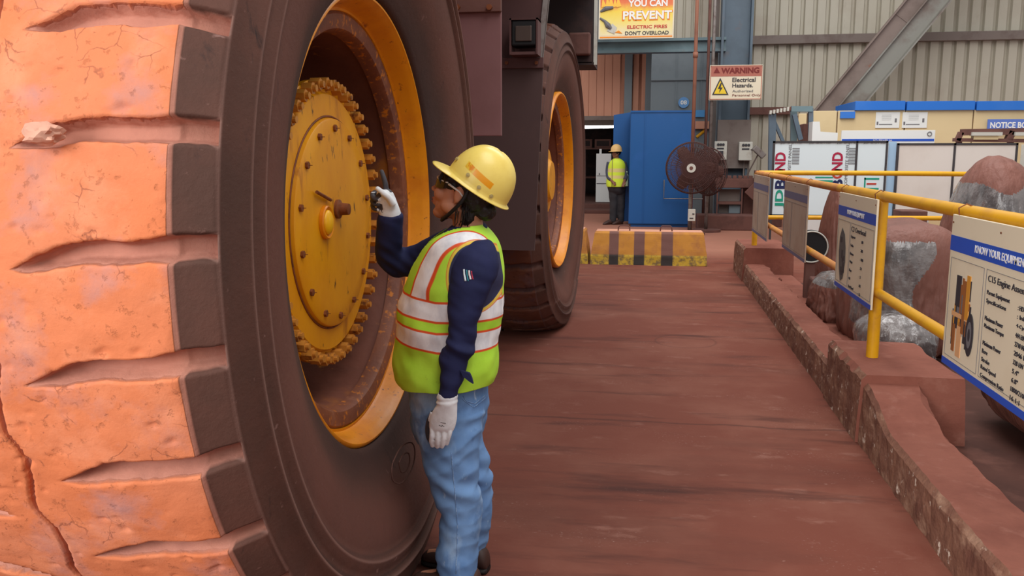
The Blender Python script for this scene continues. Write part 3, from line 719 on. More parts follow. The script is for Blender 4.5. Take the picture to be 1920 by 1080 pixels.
# ---- information boards hung on the railing, read from the walkway
BR, BU = V((0, -1, 0)), V((0, 0, 1))
def info_board(y0, y1, label, title, rows, dusty, picture, z0=.685, z1=1.32, x=1.268, hd=True, group=None):
    W, H = y0-y1, z1-z0
    t = thing('information_board', label, 'sign', (x, (y0+y1)/2, z0), 0)
    bmat_ = M_boardback if dusty else M_board
    bm = NB(); bx(bm, (x, y1, z0), (x+.012, y0, z1), .002); obj('panel', bm, bmat_, t)
    X = x-.0012
    def P(u, v): return V((X, y0-u*W, z1-v*H))
    def slab(name, u0, v0, u1, v1, m, th=.001):
        bm = NB(); a, b = P(u0, v0), P(u1, v1); bx(bm, (X-th+.0012, a.y, a.z), (X+.0012, b.y, b.z)); return obj(name, bm, m, t)
    bl = mat('faded blue print', (98, 96, 128), .6) if dusty else M_navyprint
    hb = slab('header_band', 0, .135, 1, .235, bl)
    slab('foot_band', 0, .955, 1, 1.0, bl)
    def line(u0, v0, u1, v1, m=M_greyink, wd=.0016):
        a, b = P(u0, v0), P(u1, v1); bm = NB()
        bx(bm, (X-.0004, min(a.y, b.y)-wd/2, min(a.z, b.z)-wd/2), (X+.0012, max(a.y, b.y)+wd/2, max(a.z, b.z)+wd/2)); return bm
    bm = NB()
    def rect(u0, v0, u1, v1):
        for s in ((u0, v0, u1, v0), (u0, v1, u1, v1), (u0, v0, u0, v1), (u1, v0, u1, v1)):
            a, b = P(s[0], s[1]), P(s[2], s[3]); bx(bm, (X-.0004, min(a.y, b.y)-.0008, min(a.z, b.z)-.0008), (X+.0012, max(a.y, b.y)+.0008, max(a.z, b.z)+.0008))
    rect(.025, .28, .375, .93); rect(.40, .28, .975, .93)
    obj('border', bm, M_greyink, t)
    ink = M_greyink if dusty else M_ink
    if hd: txt('KNOW YOUR EQUIPMENT', P(.5, .186), BR, BU, W*.46, H*.055, M_whiteprint if not dusty else M_boardback, t, bold=.012)
    if title: txt(title, P(.42, .335)+V((0, -W*.185, 0)), BR, BU, W*.37, H*.05, ink, t)
    for i, (a, b) in enumerate(rows):
        if a == '.': a = ''
        v = .415+i*(.50/max(1, len(rows)-1))
        wd = W*.0125*len(a)
        c = P(.42, v)
        if a: txt(a, c+V((0, -wd/2, 0)), BR, BU, wd, H*(.026 if not any(ch in a for ch in 'pgqy') else .033), ink, t)
        if b:
            wd2 = W*.0125*len(b); c = P(.69, v+.012); txt(b, c+V((0, -wd2/2, 0)), BR, BU, wd2, H*.027, ink, t)
    # small maker line and fixing screws at the top
    bm = NB(); 
    for u in (.02, .5, .98):
        for v in (.05,): c = P(u if u == .5 else u, v); tube(bm, [c, c+V((-.003, 0, 0))], .004, 8)
    obj('screw', bm, M_bolt, t)
    if picture:
        bm = NB(); rnd = random.Random(picture)
        if picture == 1:                     # tall engine with a dark pulley on the right
            cols = []
            for k in range(34):
                u = .085+rnd.random()*.19; v = .38+rnd.random()*.30; cols.append((u, v, .008+rnd.random()*.022, .04+rnd.random()*.16, rnd.choice([0, 0, 1, 1, 2, 3])))
            cols += [(.10, .70, .03, .18, 0), (.15, .70, .05, .20, 4), (.08, .62, .20, .03, 4), (.19, .40, .03, .34, 0), (.22, .36, .035, .28, 3), (.11, .38, .05, .2, 1)]
            for i, (u, v, a, b, m) in enumerate(cols):
                p0_, p1_ = P(u, v), P(min(u+a, .33), min(v+b, .90)); e = .0006+.00003*i
                bx(bm, (X-e, p0_.y, p0_.z), (X+.0012, p1_.y, p1_.z), 0, m)
            c = P(.285, .72); ms = [mat('brown print', (150, 92, 48), .6), M_ink, M_greyink, mat('gold print', (206, 142, 50), .6), mat('tan print', (216, 164, 116), .6)]
            for R_, e, m_ in ((1.0, .0026, 1), (.62, .0030, 2), (.3, .0034, 1)):
                prism(bm, [(X, c.y+W*.038*R_*math.cos(2*PI*k/28), c.z+H*.135*R_*math.sin(2*PI*k/28)) for k in range(28)], (-e, 0, 0), m_)
        else:
            ms = [mat('grey print tone', (86, 88, 88), .6), M_ink]
            pts = [(.16, .36), (.24, .42), (.28, .55), (.29, .70), (.24, .88), (.17, .92), (.12, .80), (.09, .62), (.10, .46)]
            prism(bm, [P(u, v) for u, v in pts], (-.001, 0, 0), 0)
            for k in range(10):
                u = .12+rnd.random()*.12; v = .45+rnd.random()*.35; p0_, p1_ = P(u, v), P(u+.02+rnd.random()*.03, v+.04+rnd.random()*.05); bx(bm, (X-.0014-.0001*k, p0_.y, p0_.z), (X, p1_.y, p1_.z), 0, 1)
        obj('engine_picture', bm, ms, t)
    # hooks over the rail
    for u in (.06, .94):
        y = y0-u*W; bm = NB(); tube(bm, [(x+.006, y, z1-.01), (x+.0, y, z1+.03), (x+.03, y, 1.372), (x+.07, y, z1+.03)], .003, 6); obj('hook', bm, M_bolt, t)
    return t
rowsA = [('Parent Equipment', ': HDC'), ('Specifications', ': Inline, 6'), ('', '4-Cycle'), ('Maximum Power', '444 kW'), ('Maximum Torque', '2710 Nm'), ('', '2046 lb ft'), ('Minimum Power', '328 kW 440'), ('Bore', '5.4"'), ('Stroke', '6.8"'), ('Rated Speed', '1800/2100 r'), ('Compression Ratio', '16.1:1')]
def rows_fix(r): return [(a if a else ' .', b) for a, b in r]
info_board(3.90, 2.85, 'cream board with an orange engine picture, nearest board on the railing', 'C15 Engine Assembly', [(a or '.', b) for a, b in rowsA], False, 1, z0=.685, z1=1.325)
info_board(6.15, 5.15, 'cream board with a grey engine picture, beside the thick yellow post', 'C3 Overhead', [('Equipment', ': HD'), ('Bore', ': 145 mm'), ('Maximum', ': 1200 kW'), ('', '1500 rpm'), ('Output', ': 30 t'), ('Mass', ': 2 x 4'), ('Oil', ': 85 l'), ('Rating', ': 12')] and [('Equipment', ': HD'), ('Stroke', ': mm'), ('Maximum', ': 1800'), ('Output', ': 24'), ('Phase', ': 3'), ('Oil', ': 85'), ('Rated Speed', ': 12')], False, 2)
info_board(8.6, 7.35, 'brown dust-coated board, second from the far end of the railing', None, [], True, 0, hd=False)
info_board(11.12, 9.75, 'grey dusty board at the far corner of the railing', None, [], True, 0, z0=.62, hd=False)

# ------------------------------------------------------------------ machines under dusty covers, behind the railing
def cover_lump(name, label, cat_, c, r, seed, m, rot=0, power=2.6, amp=.12, group=None, parts=()):
    """a draped sheet over a block: superellipsoid pulled into folds"""
    bm = NB(); bmesh.ops.create_icosphere(bm, subdivisions=6, radius=1)
    R = Matrix.Rotation(rot, 3, 'Z')
    for v in bm.verts:
        n = v.co.normalized(); k = (abs(n.x)**power+abs(n.y)**power+abs(n.z)**power)**(-1/power)
        p = n*k; ang = math.atan2(p.y, p.x)
        ca_, sa_ = math.cos(ang), math.sin(ang); dn = ss(.9, -.3, n.z); f = 1+nz(n, 1.2, seed)*amp*.6+(.18-abs(nz((ca_+n.z*.12, sa_, n.z*.12), 4.2, seed)))*amp*1.1*dn+(.1-abs(nz((ca_, sa_+n.z*.2, n.z*.25), 9, seed+2)))*amp*.5*dn+nz(n, 6, seed)*amp*.10+(.55-abs(math.sin(ang*7+nz((n.x, n.y, n.z*.6), 2.5, seed)*5+n.z*1.5))**.6)*amp*.34*dn*(.6+nz(n, 2, seed+9))
        q = V((p.x*r[0], p.y*r[1], p.z*r[2]))*f
        if q.z < 0: q.x *= 1+.12*(-q.z/r[2]); q.y *= 1+.12*(-q.z/r[2])
        q.z = max(q.z, -r[2])
        v.co = R @ q+V(c)
    o = obj(name, bm, m, smooth=True); tag(o, label, cat_); return o
M_wrapmix = bpy.data.materials.new('cover sheet with clear wrap'); M_wrapmix.use_nodes = True
def wrapped(me_obj, fn):
    """give the faces chosen by fn the clear wrap material"""
    me = me_obj.data; me.materials.append(M_plastic)
    for p in me.polygons:
        if fn(p.center): p.material_index = 1
def C(px, py, Y): return atY(px, py, Y)
def put(px0, px1, pytop, Y, depth, z0=0):
    """centre and half sizes of a block seen between two columns of the photo, standing on the floor"""
    a, b = atY(px0, 450, Y), atY(px1, 450, Y); zt = atY((px0+px1)/2, pytop, Y).z
    return ((a.x+b.x)/2, Y+depth/2, (zt+z0)/2), ((b.x-a.x)/2, depth/2, (zt-z0)/2)
c_, r_ = put(1632, 1815, 424, 6.7, 1.0)
o = cover_lump('covered_engine', 'engine block under a brown cover, silver plastic wrap bulging behind yellow post', 'engine', c_, r_, 11, M_cover, .12, 4.5, .10)
wrapped(o, lambda c: c.x < c_[0]+.06+.08*math.sin(c.z*9) and c.y < c_[1] and c.z > .30+.08*math.sin(c.x*14) and c.z < .93)
c2, r2 = put(1640, 1790, 600, 5.95, .55)
o = cover_lump('covered_engine', 'low bundle in clear wrap lying in front of the big wrapped engine block', 'engine', c2, r2, 15, M_plastic, .1, 2.8, .16)
c3, r3 = put(1543, 1612, 352, 9.4, .6)
o = cover_lump('covered_shaft', 'tall pointed shaft draped in brown cloth beside the dusty boards', 'machine part', c3, r3, 21, M_cover, .3, 2.3, .16)
for v in o.data.vertices:
    k = max(0, min(1, v.co.z/1.3)); v.co.x = c3[0]+(v.co.x-c3[0])*(1.12-.62*k); v.co.y = c3[1]+(v.co.y-c3[1])*(1.12-.62*k)
c4, r4 = put(1540, 1650, 520, 7.75, .7)
o = cover_lump('covered_gearbox', 'lumpy brown covered gearbox with pale plastic on top beside the far kerb', 'gearbox', c4, r4, 31, M_cover, .15, 2.4, .22)
wrapped(o, lambda c: c.z > r4[2]*1.55 and c.x < c4[0]-.02)
o = cover_lump('covered_drum', 'broad drum under a smooth dusty cover at right frame edge', 'drum', (2.50, 4.85, .42), (.56, .72, .415), 41, M_cover, .05, 3.0, .05)
c5, r5 = put(1802, 1990, 296, 8.6, 1.0)
o = cover_lump('wrapped_generator', 'tall machine in clear plastic and brown cover beyond the nearest board', 'machine', c5, r5, 51, M_cover, .2, 2.4, .14)
wrapped(o, lambda c: .95+.1*math.sin(c.x*9) < c.z < 1.25+.05*math.sin(c.x*11))
for v in o.data.vertices:
    k = max(0, min(1, v.co.z/1.5)); v.co.x = c5[0]+(v.co.x-c5[0])*(1.2-.45*k)
# black pulley wheel beside the draped shaft
pc = C(1520, 462, 9.2)
t = thing('pulley_wheel', 'black pulley wheel with white rim beside draped shaft', 'pulley', (pc.x, 9.2, 0))
bm = NB(); rr = .17; tube(bm, [(pc.x, 9.15, pc.z), (pc.x, 9.24, pc.z)], rr, 36); obj('disc', bm, M_black, t, angle=40)
bm = NB(); torus(bm, (pc.x, 9.145, pc.z), (0, 1, 0), rr*.93, .008, 40, 6); obj('rim', bm, M_ltgrey, t, smooth=True)
bm = NB(); bx(bm, (pc.x-.05, 9.16, 0), (pc.x+.05, 9.24, pc.z-.1), .01); obj('stand', bm, M_brown, t)
# brown pallet under the covered machines
bm = NB(); bx(bm, (1.62, 8.72, 0), (1.98, 9.1, .34), .02); tag(obj('machine_plinth', bm, M_brown), 'brown steel plinth beside the far kerb under the dusty board', 'plinth')

# ------------------------------------------------------------------ kerb side floor clutter behind: striped barriers
def barrier(name, x0, x1, Y, h, label, stripes, loops, gr):
    t = thing(name, label, 'barrier', ((x0+x1)/2, Y, 0), 0, gr)
    m = bpy.data.materials.new('striped barrier paint'); m.use_nodes = True; N, L, B = nodes_of(m); B.inputs['Roughness'].default_value = .8
    tc = N.new('ShaderNodeTexCoord'); sep = N.new('ShaderNodeSeparateXYZ'); L.new(tc.outputs['Object'], sep.inputs[0])
    yl = mixn(N, L, tex(N, L, 5, 6, lo=.45, hi=.7), lin((190, 128, 44)), lin((160, 100, 52)))
    low = mixn(N, L, tex(N, L, 14, 7, .7, lo=.45, hi=.6), lin((196, 160, 50)), lin((120, 96, 60)))
    zz = N.new('ShaderNodeMapRange'); zz.inputs[1].default_value = .155; zz.inputs[2].default_value = .135; L.new(sep.outputs[2], zz.inputs[0])
    yl = mixn(N, L, zz.outputs[0], yl, low)
    dk = mixn(N, L, zz.outputs[0], lin((112, 74, 66)), lin((52, 46, 44)))
    col = yl; xm = (x0+x1)/2
    for a, b in stripes: col = mixn(N, L, band(N, L, math_n(N, L, 'ADD', sep.outputs[0], math_n(N, L, 'MULTIPLY', sep.outputs[2], 0)), a-xm, b-xm, .006), col, dk)
    L.new(col, B.inputs['Base Color'])
    bm = NB(); ins = .05
    pts = [(x0, Y), (x1, Y), (x1, Y+.62), (x0, Y+.62)]
    rings = []
    for z, i, q in ((0, 0, 0), (.12, .004, .01), (h-.03, .05, .10), (h, .07, .13)):
        rings.append([V((x0+i, Y+q, z)), V((x1-i, Y+q, z)), V((x1-i, Y+.62-q, z)), V((x0+i, Y+.62-q, z))])
    R_ = loft(bm, rings)
    bmesh.ops.subdivide_edges(bm, edges=list(bm.edges), cuts=14, use_grid_fill=True)
    for v in bm.verts:
        if v.co.z > .002: v.co += V((nz(v.co, 9), nz(v.co, 9, 5), 0))*.008
    obj('block', bm, [m, M_pink], t)
    for p in bpy.data.meshes[t.children[0].data.name].polygons:
        if p.normal.z > .8: p.material_index = 1
    for lx in loops:
        bm = NB(); tube(bm, [(lx-.085, Y+.22, h-.02), (lx-.08, Y+.22, h+.05), (lx-.06, Y+.22, h+.075), (lx+.06, Y+.22, h+.075), (lx+.08, Y+.22, h+.05), (lx+.085, Y+.22, h-.02)], .009, 8); obj('lifting_loop', bm, M_brown, t, smooth=True)
    return t
b0, b1 = atZ(1107, 495), atZ(1326, 500)
YB = 12.33; s_ = (b1.x-b0.x)/219
def bxp(px): return b0.x+(px-1107)*s_
barrier('concrete_barrier', b0.x, b1.x, YB, .47, 'long yellow and brown striped concrete barrier in front of blue container', [(bxp(1142), bxp(1160)), (bxp(1189), bxp(1209)), (bxp(1240), bxp(1262))], (bxp(1169), bxp(1249)), None)
barrier('concrete_barrier', b0.x-1.55, b0.x-.04, YB+.03, .49, 'plain yellow concrete barrier partly hidden by the rear tyre', [(b0.x-1.2, b0.x-1.0), (b0.x-.85, b0.x-.65)], (b0.x-.9,), None)

# ------------------------------------------------------------------ blue container
t = thing('blue_container', 'tall blue steel cabinet standing behind the pedestal fan', 'cabinet', (.2, 18.85, 0))
xl, xr = atY(1180, 320, 18.8).x, atY(1301, 320, 18.8).x; zt = atY(1240, 207, 18.8).z
bm = NB(); bx(bm, (xl, 18.85, .06), (xr, 20.0, zt), .02); bx(bm, (xl+.05, 18.9, 0), (xr-.05, 19.9, .07))
obj('shell', bm, M_blue, t)
xs = atY(1151, 250, 19.0).x
bm = NB(); prism(bm, [(xs-.04, 19.72, 1.35+.0), (xs-.04, 19.72, zt-.05), (xl+.06, 19.72, zt+.02), (xl+.06, 19.72, .05), (xl-.12, 19.72, .05), (xl-.16, 19.72, 1.0)], (0, .26, 0)); obj('side_panel', bm, M_blue, t)
bm = NB(); bx(bm, (xl+.30, 18.835, .1), (xl+.315, 18.85, zt-.05)); bx(bm, (xr-.07, 18.83, .06), (xr, 18.86, zt)); bx(bm, (xl, 18.83, zt-.04), (xr, 18.86, zt)); obj('door_trim', bm, M_blue, t)
bm = NB(); hx = atY(1245, 350, 18.8).x; z0, z1 = atY(1245, 372, 18.8).z, atY(1245, 338, 18.8).z
tube(bm, [(hx, 18.84, z1), (hx, 18.75, z1), (hx, 18.75, z0), (xr+.2, 18.75, z0)], .012, 8); obj('handle_rail', bm, M_greyedge, t)

# ------------------------------------------------------------------ pedestal fans
M_fan = mat('dusty fan wire', (78, 50, 46), .8)
def fan(cx, Y, cz, R, label, tilt, hubm, pole=True, seed=0):
    t = thing('pedestal_fan', label, 'fan', (cx, Y, 0)); T = Matrix.Rotation(tilt, 3, 'Z')
    def W_(p): return T @ V(p)+V((cx, Y, cz))
    bm = NB()
    for rr_, yy_ in ((R, 0), (R*.97, -.06), (R*.8, -.095), (R*.6, -.12), (R*.4, -.135), (R*.2, -.14), (R*.97, .06), (R*.6, .12)):
        torus(bm, W_((0, yy_, 0)), T @ V((0, 1, 0)), rr_, .006 if rr_ < R else .014, 48, 5)
    for k in range(96):
        a = 2*PI*k/96; c_, s = math.cos(a), math.sin(a)
        tube(bm, [W_((R*q*c_, yy_, R*q*s)) for q, yy_ in ((.15, -.14), (.4, -.135), (.7, -.11), (.95, -.065), (1, 0))], .0055, 4)
        if k % 2 == 0: tube(bm, [W_((R*q*c_, yy_, R*q*s)) for q, yy_ in ((.2, .13), (.6, .12), (1, 0))], .0035, 4)
    obj('guard', bm, M_fan, t)
    for k in range(3):
        bm = NB(); a0 = 2*PI*k/3+seed; rings = []
        for i in range(7):
            q = .12+.8*i/6; wd = .48*math.sin(PI*min(1, .25+q*.7)); 
            ring = []
            for s_ in (-1, -.3, .3, 1):
                a = a0+s_*wd; ring.append((R*q*math.cos(a), -.03*s_-.004, R*q*math.sin(a)))
            ring += [(p[0], p[1]+.008, p[2]) for p in ring[::-1]]; rings.append([W_(p) for p in ring])
        loft(bm, rings); obj('blade', bm, M_brown, t, smooth=True)
    bm = NB(); tube(bm, [W_((0, -.155, 0)), W_((0, -.12, 0))], .085, 24); obj('hub_badge', bm, hubm, t, angle=40)
    bm = NB(); tube(bm, [W_((0, -.16, 0)), W_((0, -.15, 0))], .035, 16); obj('hub_centre', bm, M_brown, t)
    bm = NB(); tube(bm, [W_((0, .02, 0)), W_((0, .32, 0))], .12, 20); obj('motor', bm, M_brown, t, angle=40)
    bm = NB(); tube(bm, [(cx, Y+.2, .03), (cx, Y+.2, cz)], .035, 14); obj('pole', bm, M_greyedge, t, smooth=True)
    bm = NB(); tube(bm, [(cx, Y+.2, 0), (cx, Y+.2, .05)], .3, 28); obj('base', bm, M_brown, t, angle=40)
    return t
fc = atY(1297, 315, 17.0)
fan(fc.x, 17.0, fc.z, .485, 'brown pedestal fan with a white hub badge in front of blue cabinet', -.1, M_ltgrey)
f2 = atY(1328, 322, 17.75)
fan(f2.x, 17.72, f2.z, .47, 'brown fan turned sideways behind the one with a white hub badge', -.85, M_brown, seed=1)
# starter box on the fan pole
q = atY(1297, 404, 17.05)
t = thing('switch_box', 'small white switch box low on the pole below the fan', 'switch box', (q.x, 17.1, 0))
bm = NB(); bx(bm, (q.x-.07, 17.05, q.z-.11), (q.x+.07, 17.16, q.z+.12), .01); obj('case', bm, M_ltgrey, t)
bm = NB(); bx(bm, (q.x+.01, 17.04, q.z+.02), (q.x+.05, 17.05, q.z+.04)); bx(bm, (q.x-.04, 17.04, q.z-.06), (q.x+.03, 17.05, q.z-.045)); obj('switch', bm, M_ink, t)

# ------------------------------------------------------------------ column base equipment
def PX(px, py, Y): return atY(px, py, Y)
a, b = PX(1303, 437, 18.0), PX(1418, 408, 18.0)
bm = NB(); bx(bm, (a.x+.05, 18.26, 0), (b.x, 18.85, b.z+.02), .02); tag(obj('concrete_plinth', bm, M_brown), 'long brown dusty plinth at the foot of the column', 'plinth')
t = thing('steel_workbench', 'dust-brown steel bench frame at the foot of blue column', 'bench', (1.75, 19.0, 0))
a, b = PX(1338, 352, 19.0), PX(1420, 335, 19.0); bm = NB(); bx(bm, (a.x, 18.95, a.z), (b.x, 19.26, b.z), .01)
for i in range(8): box(bm, (a.x+.1+i*.11, 19.0, b.z+.03), (.08, .09, .07), .01)
obj('top', bm, M_brown, t)
for px0, px1, py0, py1 in ((1342, 1347, 352, 408), (1388, 1393, 352, 408), (1414, 1418, 350, 408)):
    a, b = PX(px0, py1, 19), PX(px1, py0, 19); bm = NB(); bx(bm, (a.x, 18.97, .3), (b.x, 19.05, b.z)); obj('leg', bm, M_brown, t)
a, b = PX(1345, 383, 19.02), PX(1390, 380, 19.02); bm = NB(); bx(bm, (a.x, 19.0, a.z), (b.x, 19.26, b.z+.02)); obj('shelf', bm, M_brown, t)
a, b = PX(1347, 405, 19.2), PX(1388, 355, 19.2); bm = NB(); bx(bm, (a.x, 19.2, .3), (b.x, 19.26, b.z)); obj('back_panel', bm, M_girt, t)
a, b = PX(1366, 404, 19.1), PX(1388, 384, 19.1); bm = NB(); bx(bm, (a.x, 19.08, .3), (b.x, 19.2, b.z), .01); obj('drawer', bm, M_slate, t)
q = PX(1418, 360, 18.8); bm = NB(); box(bm, q, (.34, .06, .34), .01, Matrix.Rotation(.75, 3, 'Y')); 
box(bm, q+V((0, .08, 0)), (.10, .12, .9), .01)
bm2 = bm; tag(obj('tilted_plate', bm2, M_brown), 'brown square plate set diagonally right of the bench', 'plate')
a, b = PX(1392, 408, 19.3), PX(1425, 335, 19.3); bm = NB(); bx(bm, (a.x, 19.3, .0), (b.x+.5, 19.9, b.z), .02); tag(obj('brown_cabinet', bm, M_brown), 'dusty brown cabinet behind the diagonal plate', 'cabinet')
# two electric boxes on the column
for (x0, y0, x1, y1, lab) in ((1338, 265, 1363, 300, 'cream electric box on column, the one with a plug below'), (1384, 266, 1411, 301, 'cream electric box on right flange of the blue column')):
    a, b = PX(x0, y1, 19.6), PX(x1, y0, 19.6); t = thing('electric_box', lab, 'electric box', ((a.x+b.x)/2, 19.7, a.z))
    bm = NB(); bx(bm, (a.x, 19.5, a.z), (b.x, 19.72, b.z), .015); obj('case', bm, M_ltgrey, t)
    W_ = b.x-a.x
    for k in range(3):
        bm = NB(); c = V((a.x+W_*(.3+.2*k), 19.5, b.z-.07)); tube(bm, [c, c+V((0, -.02, 0))], .028, 12); obj('button', bm, M_ink, t)
    bm = NB(); bx(bm, (a.x+W_*.2, 19.49, b.z-.17), (b.x-W_*.25, 19.505, b.z-.14)); obj('name_plate', bm, M_ink, t)
    if x0 == 1338: bm = NB(); bx(bm, (a.x+W_*.3, 19.42, a.z+.06), (a.x+W_*.7, 19.5, a.z+.2), .01); obj('plug', bm, M_ink, t)
a, b = PX(1338, 345, 19.62), PX(1411, 296, 19.62); bm = NB(); bx(bm, (a.x, 19.725, b.z+.0), (b.x, 19.745, b.z+.09)); 
for px in (1352, 1396, 1405): c = PX(px, 300, 19.6); tube(bm, [(c.x, 19.69, a.z+.65), (c.x, 19.69, a.z+.1)], .018, 8)
bx(bm, (a.x+.05, 19.71, 1.25), (b.x-.05, 19.745, 2.3))
tag(obj('cable_bracket', bm, M_girt), 'grey steel bracket carrying two electric boxes and their conduits', 'bracket')
# flood lamp on an arm
q = PX(1423, 285, 19.4); t = thing('flood_lamp', 'small tilted grey lamp right of electric boxes', 'lamp', (q.x, 19.4, q.z))
bm = NB(); R_ = Matrix.Rotation(.75, 3, 'Y'); box(bm, q, (.30, .16, .13), .02, R_); obj('housing', bm, M_greyedge, t)
bm = NB(); tube(bm, [q+V((-.1, .05, .06)), q+V((-.28, .25, .02))], .018, 8); tube(bm, [q+V((0, .05, -.03)), q+V((-.22, .1, -.5))], .015, 8); obj('arm', bm, M_girt, t)
# vertical service pipes
x_ = PX(1301, 200, 16.5).x
t = thing('service_pipe', 'rusty brown vertical pipe left of the warning sign', 'pipe', (x_, 17.0, 0)); bm = NB(); p0_ = PX(1301, 200, 17.45); tube(bm, [(p0_.x, 17.45, 0), (p0_.x, 17.45, 8)], .036, 14); obj('pipe', bm, M_pipe, t, smooth=True)
bm = NB(); tube(bm, [(p0_.x, 17.45, 3.4), (p0_.x, 17.45, 3.5)], .05, 14); obj('coupling', bm, M_pipe, t, smooth=True)
x_ = PX(1331, 200, 19).x
for px, rad_, m_, lab in ((1325, .03, M_brown, 'thin dark conduit beside the warning sign, left of the pale one'), (1334, .035, M_greyedge, 'thin pale grey conduit touching the left edge of warning sign')):
    c = PX(px, 200, 19); bm = NB(); tube(bm, [(c.x, 19, 0), (c.x, 19, 8)], rad_, 12); tag(obj('conduit', bm, m_, smooth=True), lab, 'conduit')
# marks on the slate wall
q = PX(1282, 192, 21.9); t = thing('bay_number_disc', 'round pale blue disc numbered 08 on slate wall', 'sign', (q.x, 21.9, q.z))
bm = NB(); tube(bm, [(q.x, 21.95, q.z), (q.x, 21.93, q.z)], .13, 32); obj('disc', bm, mat('disc blue', (96, 148, 204), .5), t, angle=40)
txt('08', (q.x, 21.925, q.z), (1, 0, 0), (0, 0, 1), .15, .10, M_whiteprint, t, bold=.02)
a, b = PX(1303, 219, 21.8), PX(1322, 206, 21.8); bm = NB(); bx(bm, (a.x, 21.90, a.z), (b.x, 22.0, b.z)); tag(obj('blue_plate', bm, mat('sky blue plate', (76, 146, 206), .5)), 'small sky blue plate on slate wall beside the cabinet', 'plate')
a, b = PX(1300, 241, 21.6), PX(1340, 231, 21.6); bm = NB(); bx(bm, (a.x, 21.85, a.z), (b.x, 22.0, b.z+.06)); tag(obj('pink_ledge', bm, M_pink), 'narrow salmon ledge below the sky blue plate', 'ledge')
a, b = PX(1306, 257, 21.97), PX(1323, 243, 21.97); bm = NB(); tube(bm, [(a.x, 21.97, a.z), (b.x, 21.97, b.z)], .035, 8); tag(obj('yellow_strut', bm, M_yel), 'short slanting yellow strut behind the fans', 'strut')

# ------------------------------------------------------------------ signs
def sign_panel(name, label, pts_px, Y, m, th=.02):
    (x0, y0), (x1, y1) = pts_px; a, b = PX(x0, y1, Y), PX(x1, y0, Y)
    t = thing(name, label, 'sign', ((a.x+b.x)/2, Y, a.z)); bm = NB(); bx(bm, (a.x, Y, a.z), (b.x, Y+th, b.z), .004); obj('panel', bm, m, t); return t, a, b
t, a, b = sign_panel('fire_safety_sign', 'yellow and red sign reading YOU CAN PREVENT ELECTRIC FIRES above the teal beam', ((1122, -32), (1266, 74)), 18.6, M_board)
N0 = bpy.data.materials.new('flame print'); N0.use_nodes = True; N, L, B = nodes_of(N0); B.inputs['Roughness'].default_value = .5
tc = N.new('ShaderNodeTexCoord'); sep = N.new('ShaderNodeSeparateXYZ'); L.new(tc.outputs['Object'], sep.inputs[0])
H_ = b.z-a.z; W_ = b.x-a.x
cr = N.new('ShaderNodeValToRGB'); mr = N.new('ShaderNodeMapRange'); mr.inputs[1].default_value = 0; mr.inputs[2].default_value = H_; L.new(sep.outputs[2], mr.inputs[0])
wv = math_n(N, L, 'ADD', mr.outputs[0], math_n(N, L, 'MULTIPLY', tex(N, L, 4, 4, lo=.2, hi=.8), .16)); L.new(wv, cr.inputs[0])
el = cr.color_ramp.elements; el[0].position = .12; el[0].color = lin((232, 220, 186)); el[1].position = .95; el[1].color = lin((206, 64, 50))
for p_, c_ in ((.42, (238, 216, 110)), (.6, (238, 206, 70)), (.72, (226, 120, 64))): e = el.new(p_); e.color = lin(c_)
L.new(cr.outputs[0], B.inputs['Base Color'])
bm = NB(); bx(bm, (a.x+.03, 18.597, a.z+.07), (b.x-.03, 18.6, b.z-.03)); obj('field', bm, N0, t)
bm = NB(); bx(bm, (a.x+.03, 18.594, a.z+.025), (b.x-.03, 18.6, a.z+.05)); obj('gold_line', bm, M_orangeink, t)
def st(body, px0, px1, py0, py1, m, Y, bold=.02): 
    a_, b_ = PX(px0, py1, Y), PX(px1, py0, Y); txt(body, ((a_.x+b_.x)/2, Y, (a_.z+b_.z)/2), (1, 0, 0), (0, 0, 1), b_.x-a_.x, b_.z-a_.z, m, t, bold=bold, ext=.003)
st('PREVENT', 1166, 1262, 18, 40, M_orangeink, 18.597, .05)
st('YOU CAN', 1178, 1252, -2, 13, M_whiteprint, 18.593, .03); st('PREVENT', 1168, 1260, 19, 37, M_whiteprint, 18.588, .03)
st('ELECTRIC FIRES', 1176, 1251, 46, 54, M_redinkp, 18.593); st("DON'T OVERLOAD", 1172, 1254, 57, 66, M_ink, 18.593)
bm = NB()
def P3(px, py, Y=18.59): return PX(px, py, Y)
tube(bm, [P3(1125, 34), P3(1134, 40), P3(1140, 48), P3(1146, 54)], [.02, .03, .06, .03], 8); tube(bm, [P3(1126, 22), P3(1136, 16), P3(1150, 14)], [.02, .05, .03], 8); obj('plug_drawing', bm, M_greyink, t)
bm = NB(); prism(bm, [P3(1138, 58), P3(1148, 44), P3(1157, 52), P3(1152, 64)], (0, -.004, 0)); obj('socket_drawing', bm, M_ltgrey, t)
bm = NB(); prism(bm, [P3(1153, 61), P3(1160, 57), P3(1167, 63)], (0, -.004, 0)); obj('spark_drawing', bm, M_orangeink, t)
bm = NB()
for k in range(5): x = 1132+k*7; prism(bm, [P3(x-4, 14), P3(x-2+k % 2*2, -4-(k % 3)*6), P3(x+5, 12)], (0, -.004-.0005*k, 0))
obj('flame_drawing', bm, mat('flame yellow print', (246, 190, 70), .5), t)

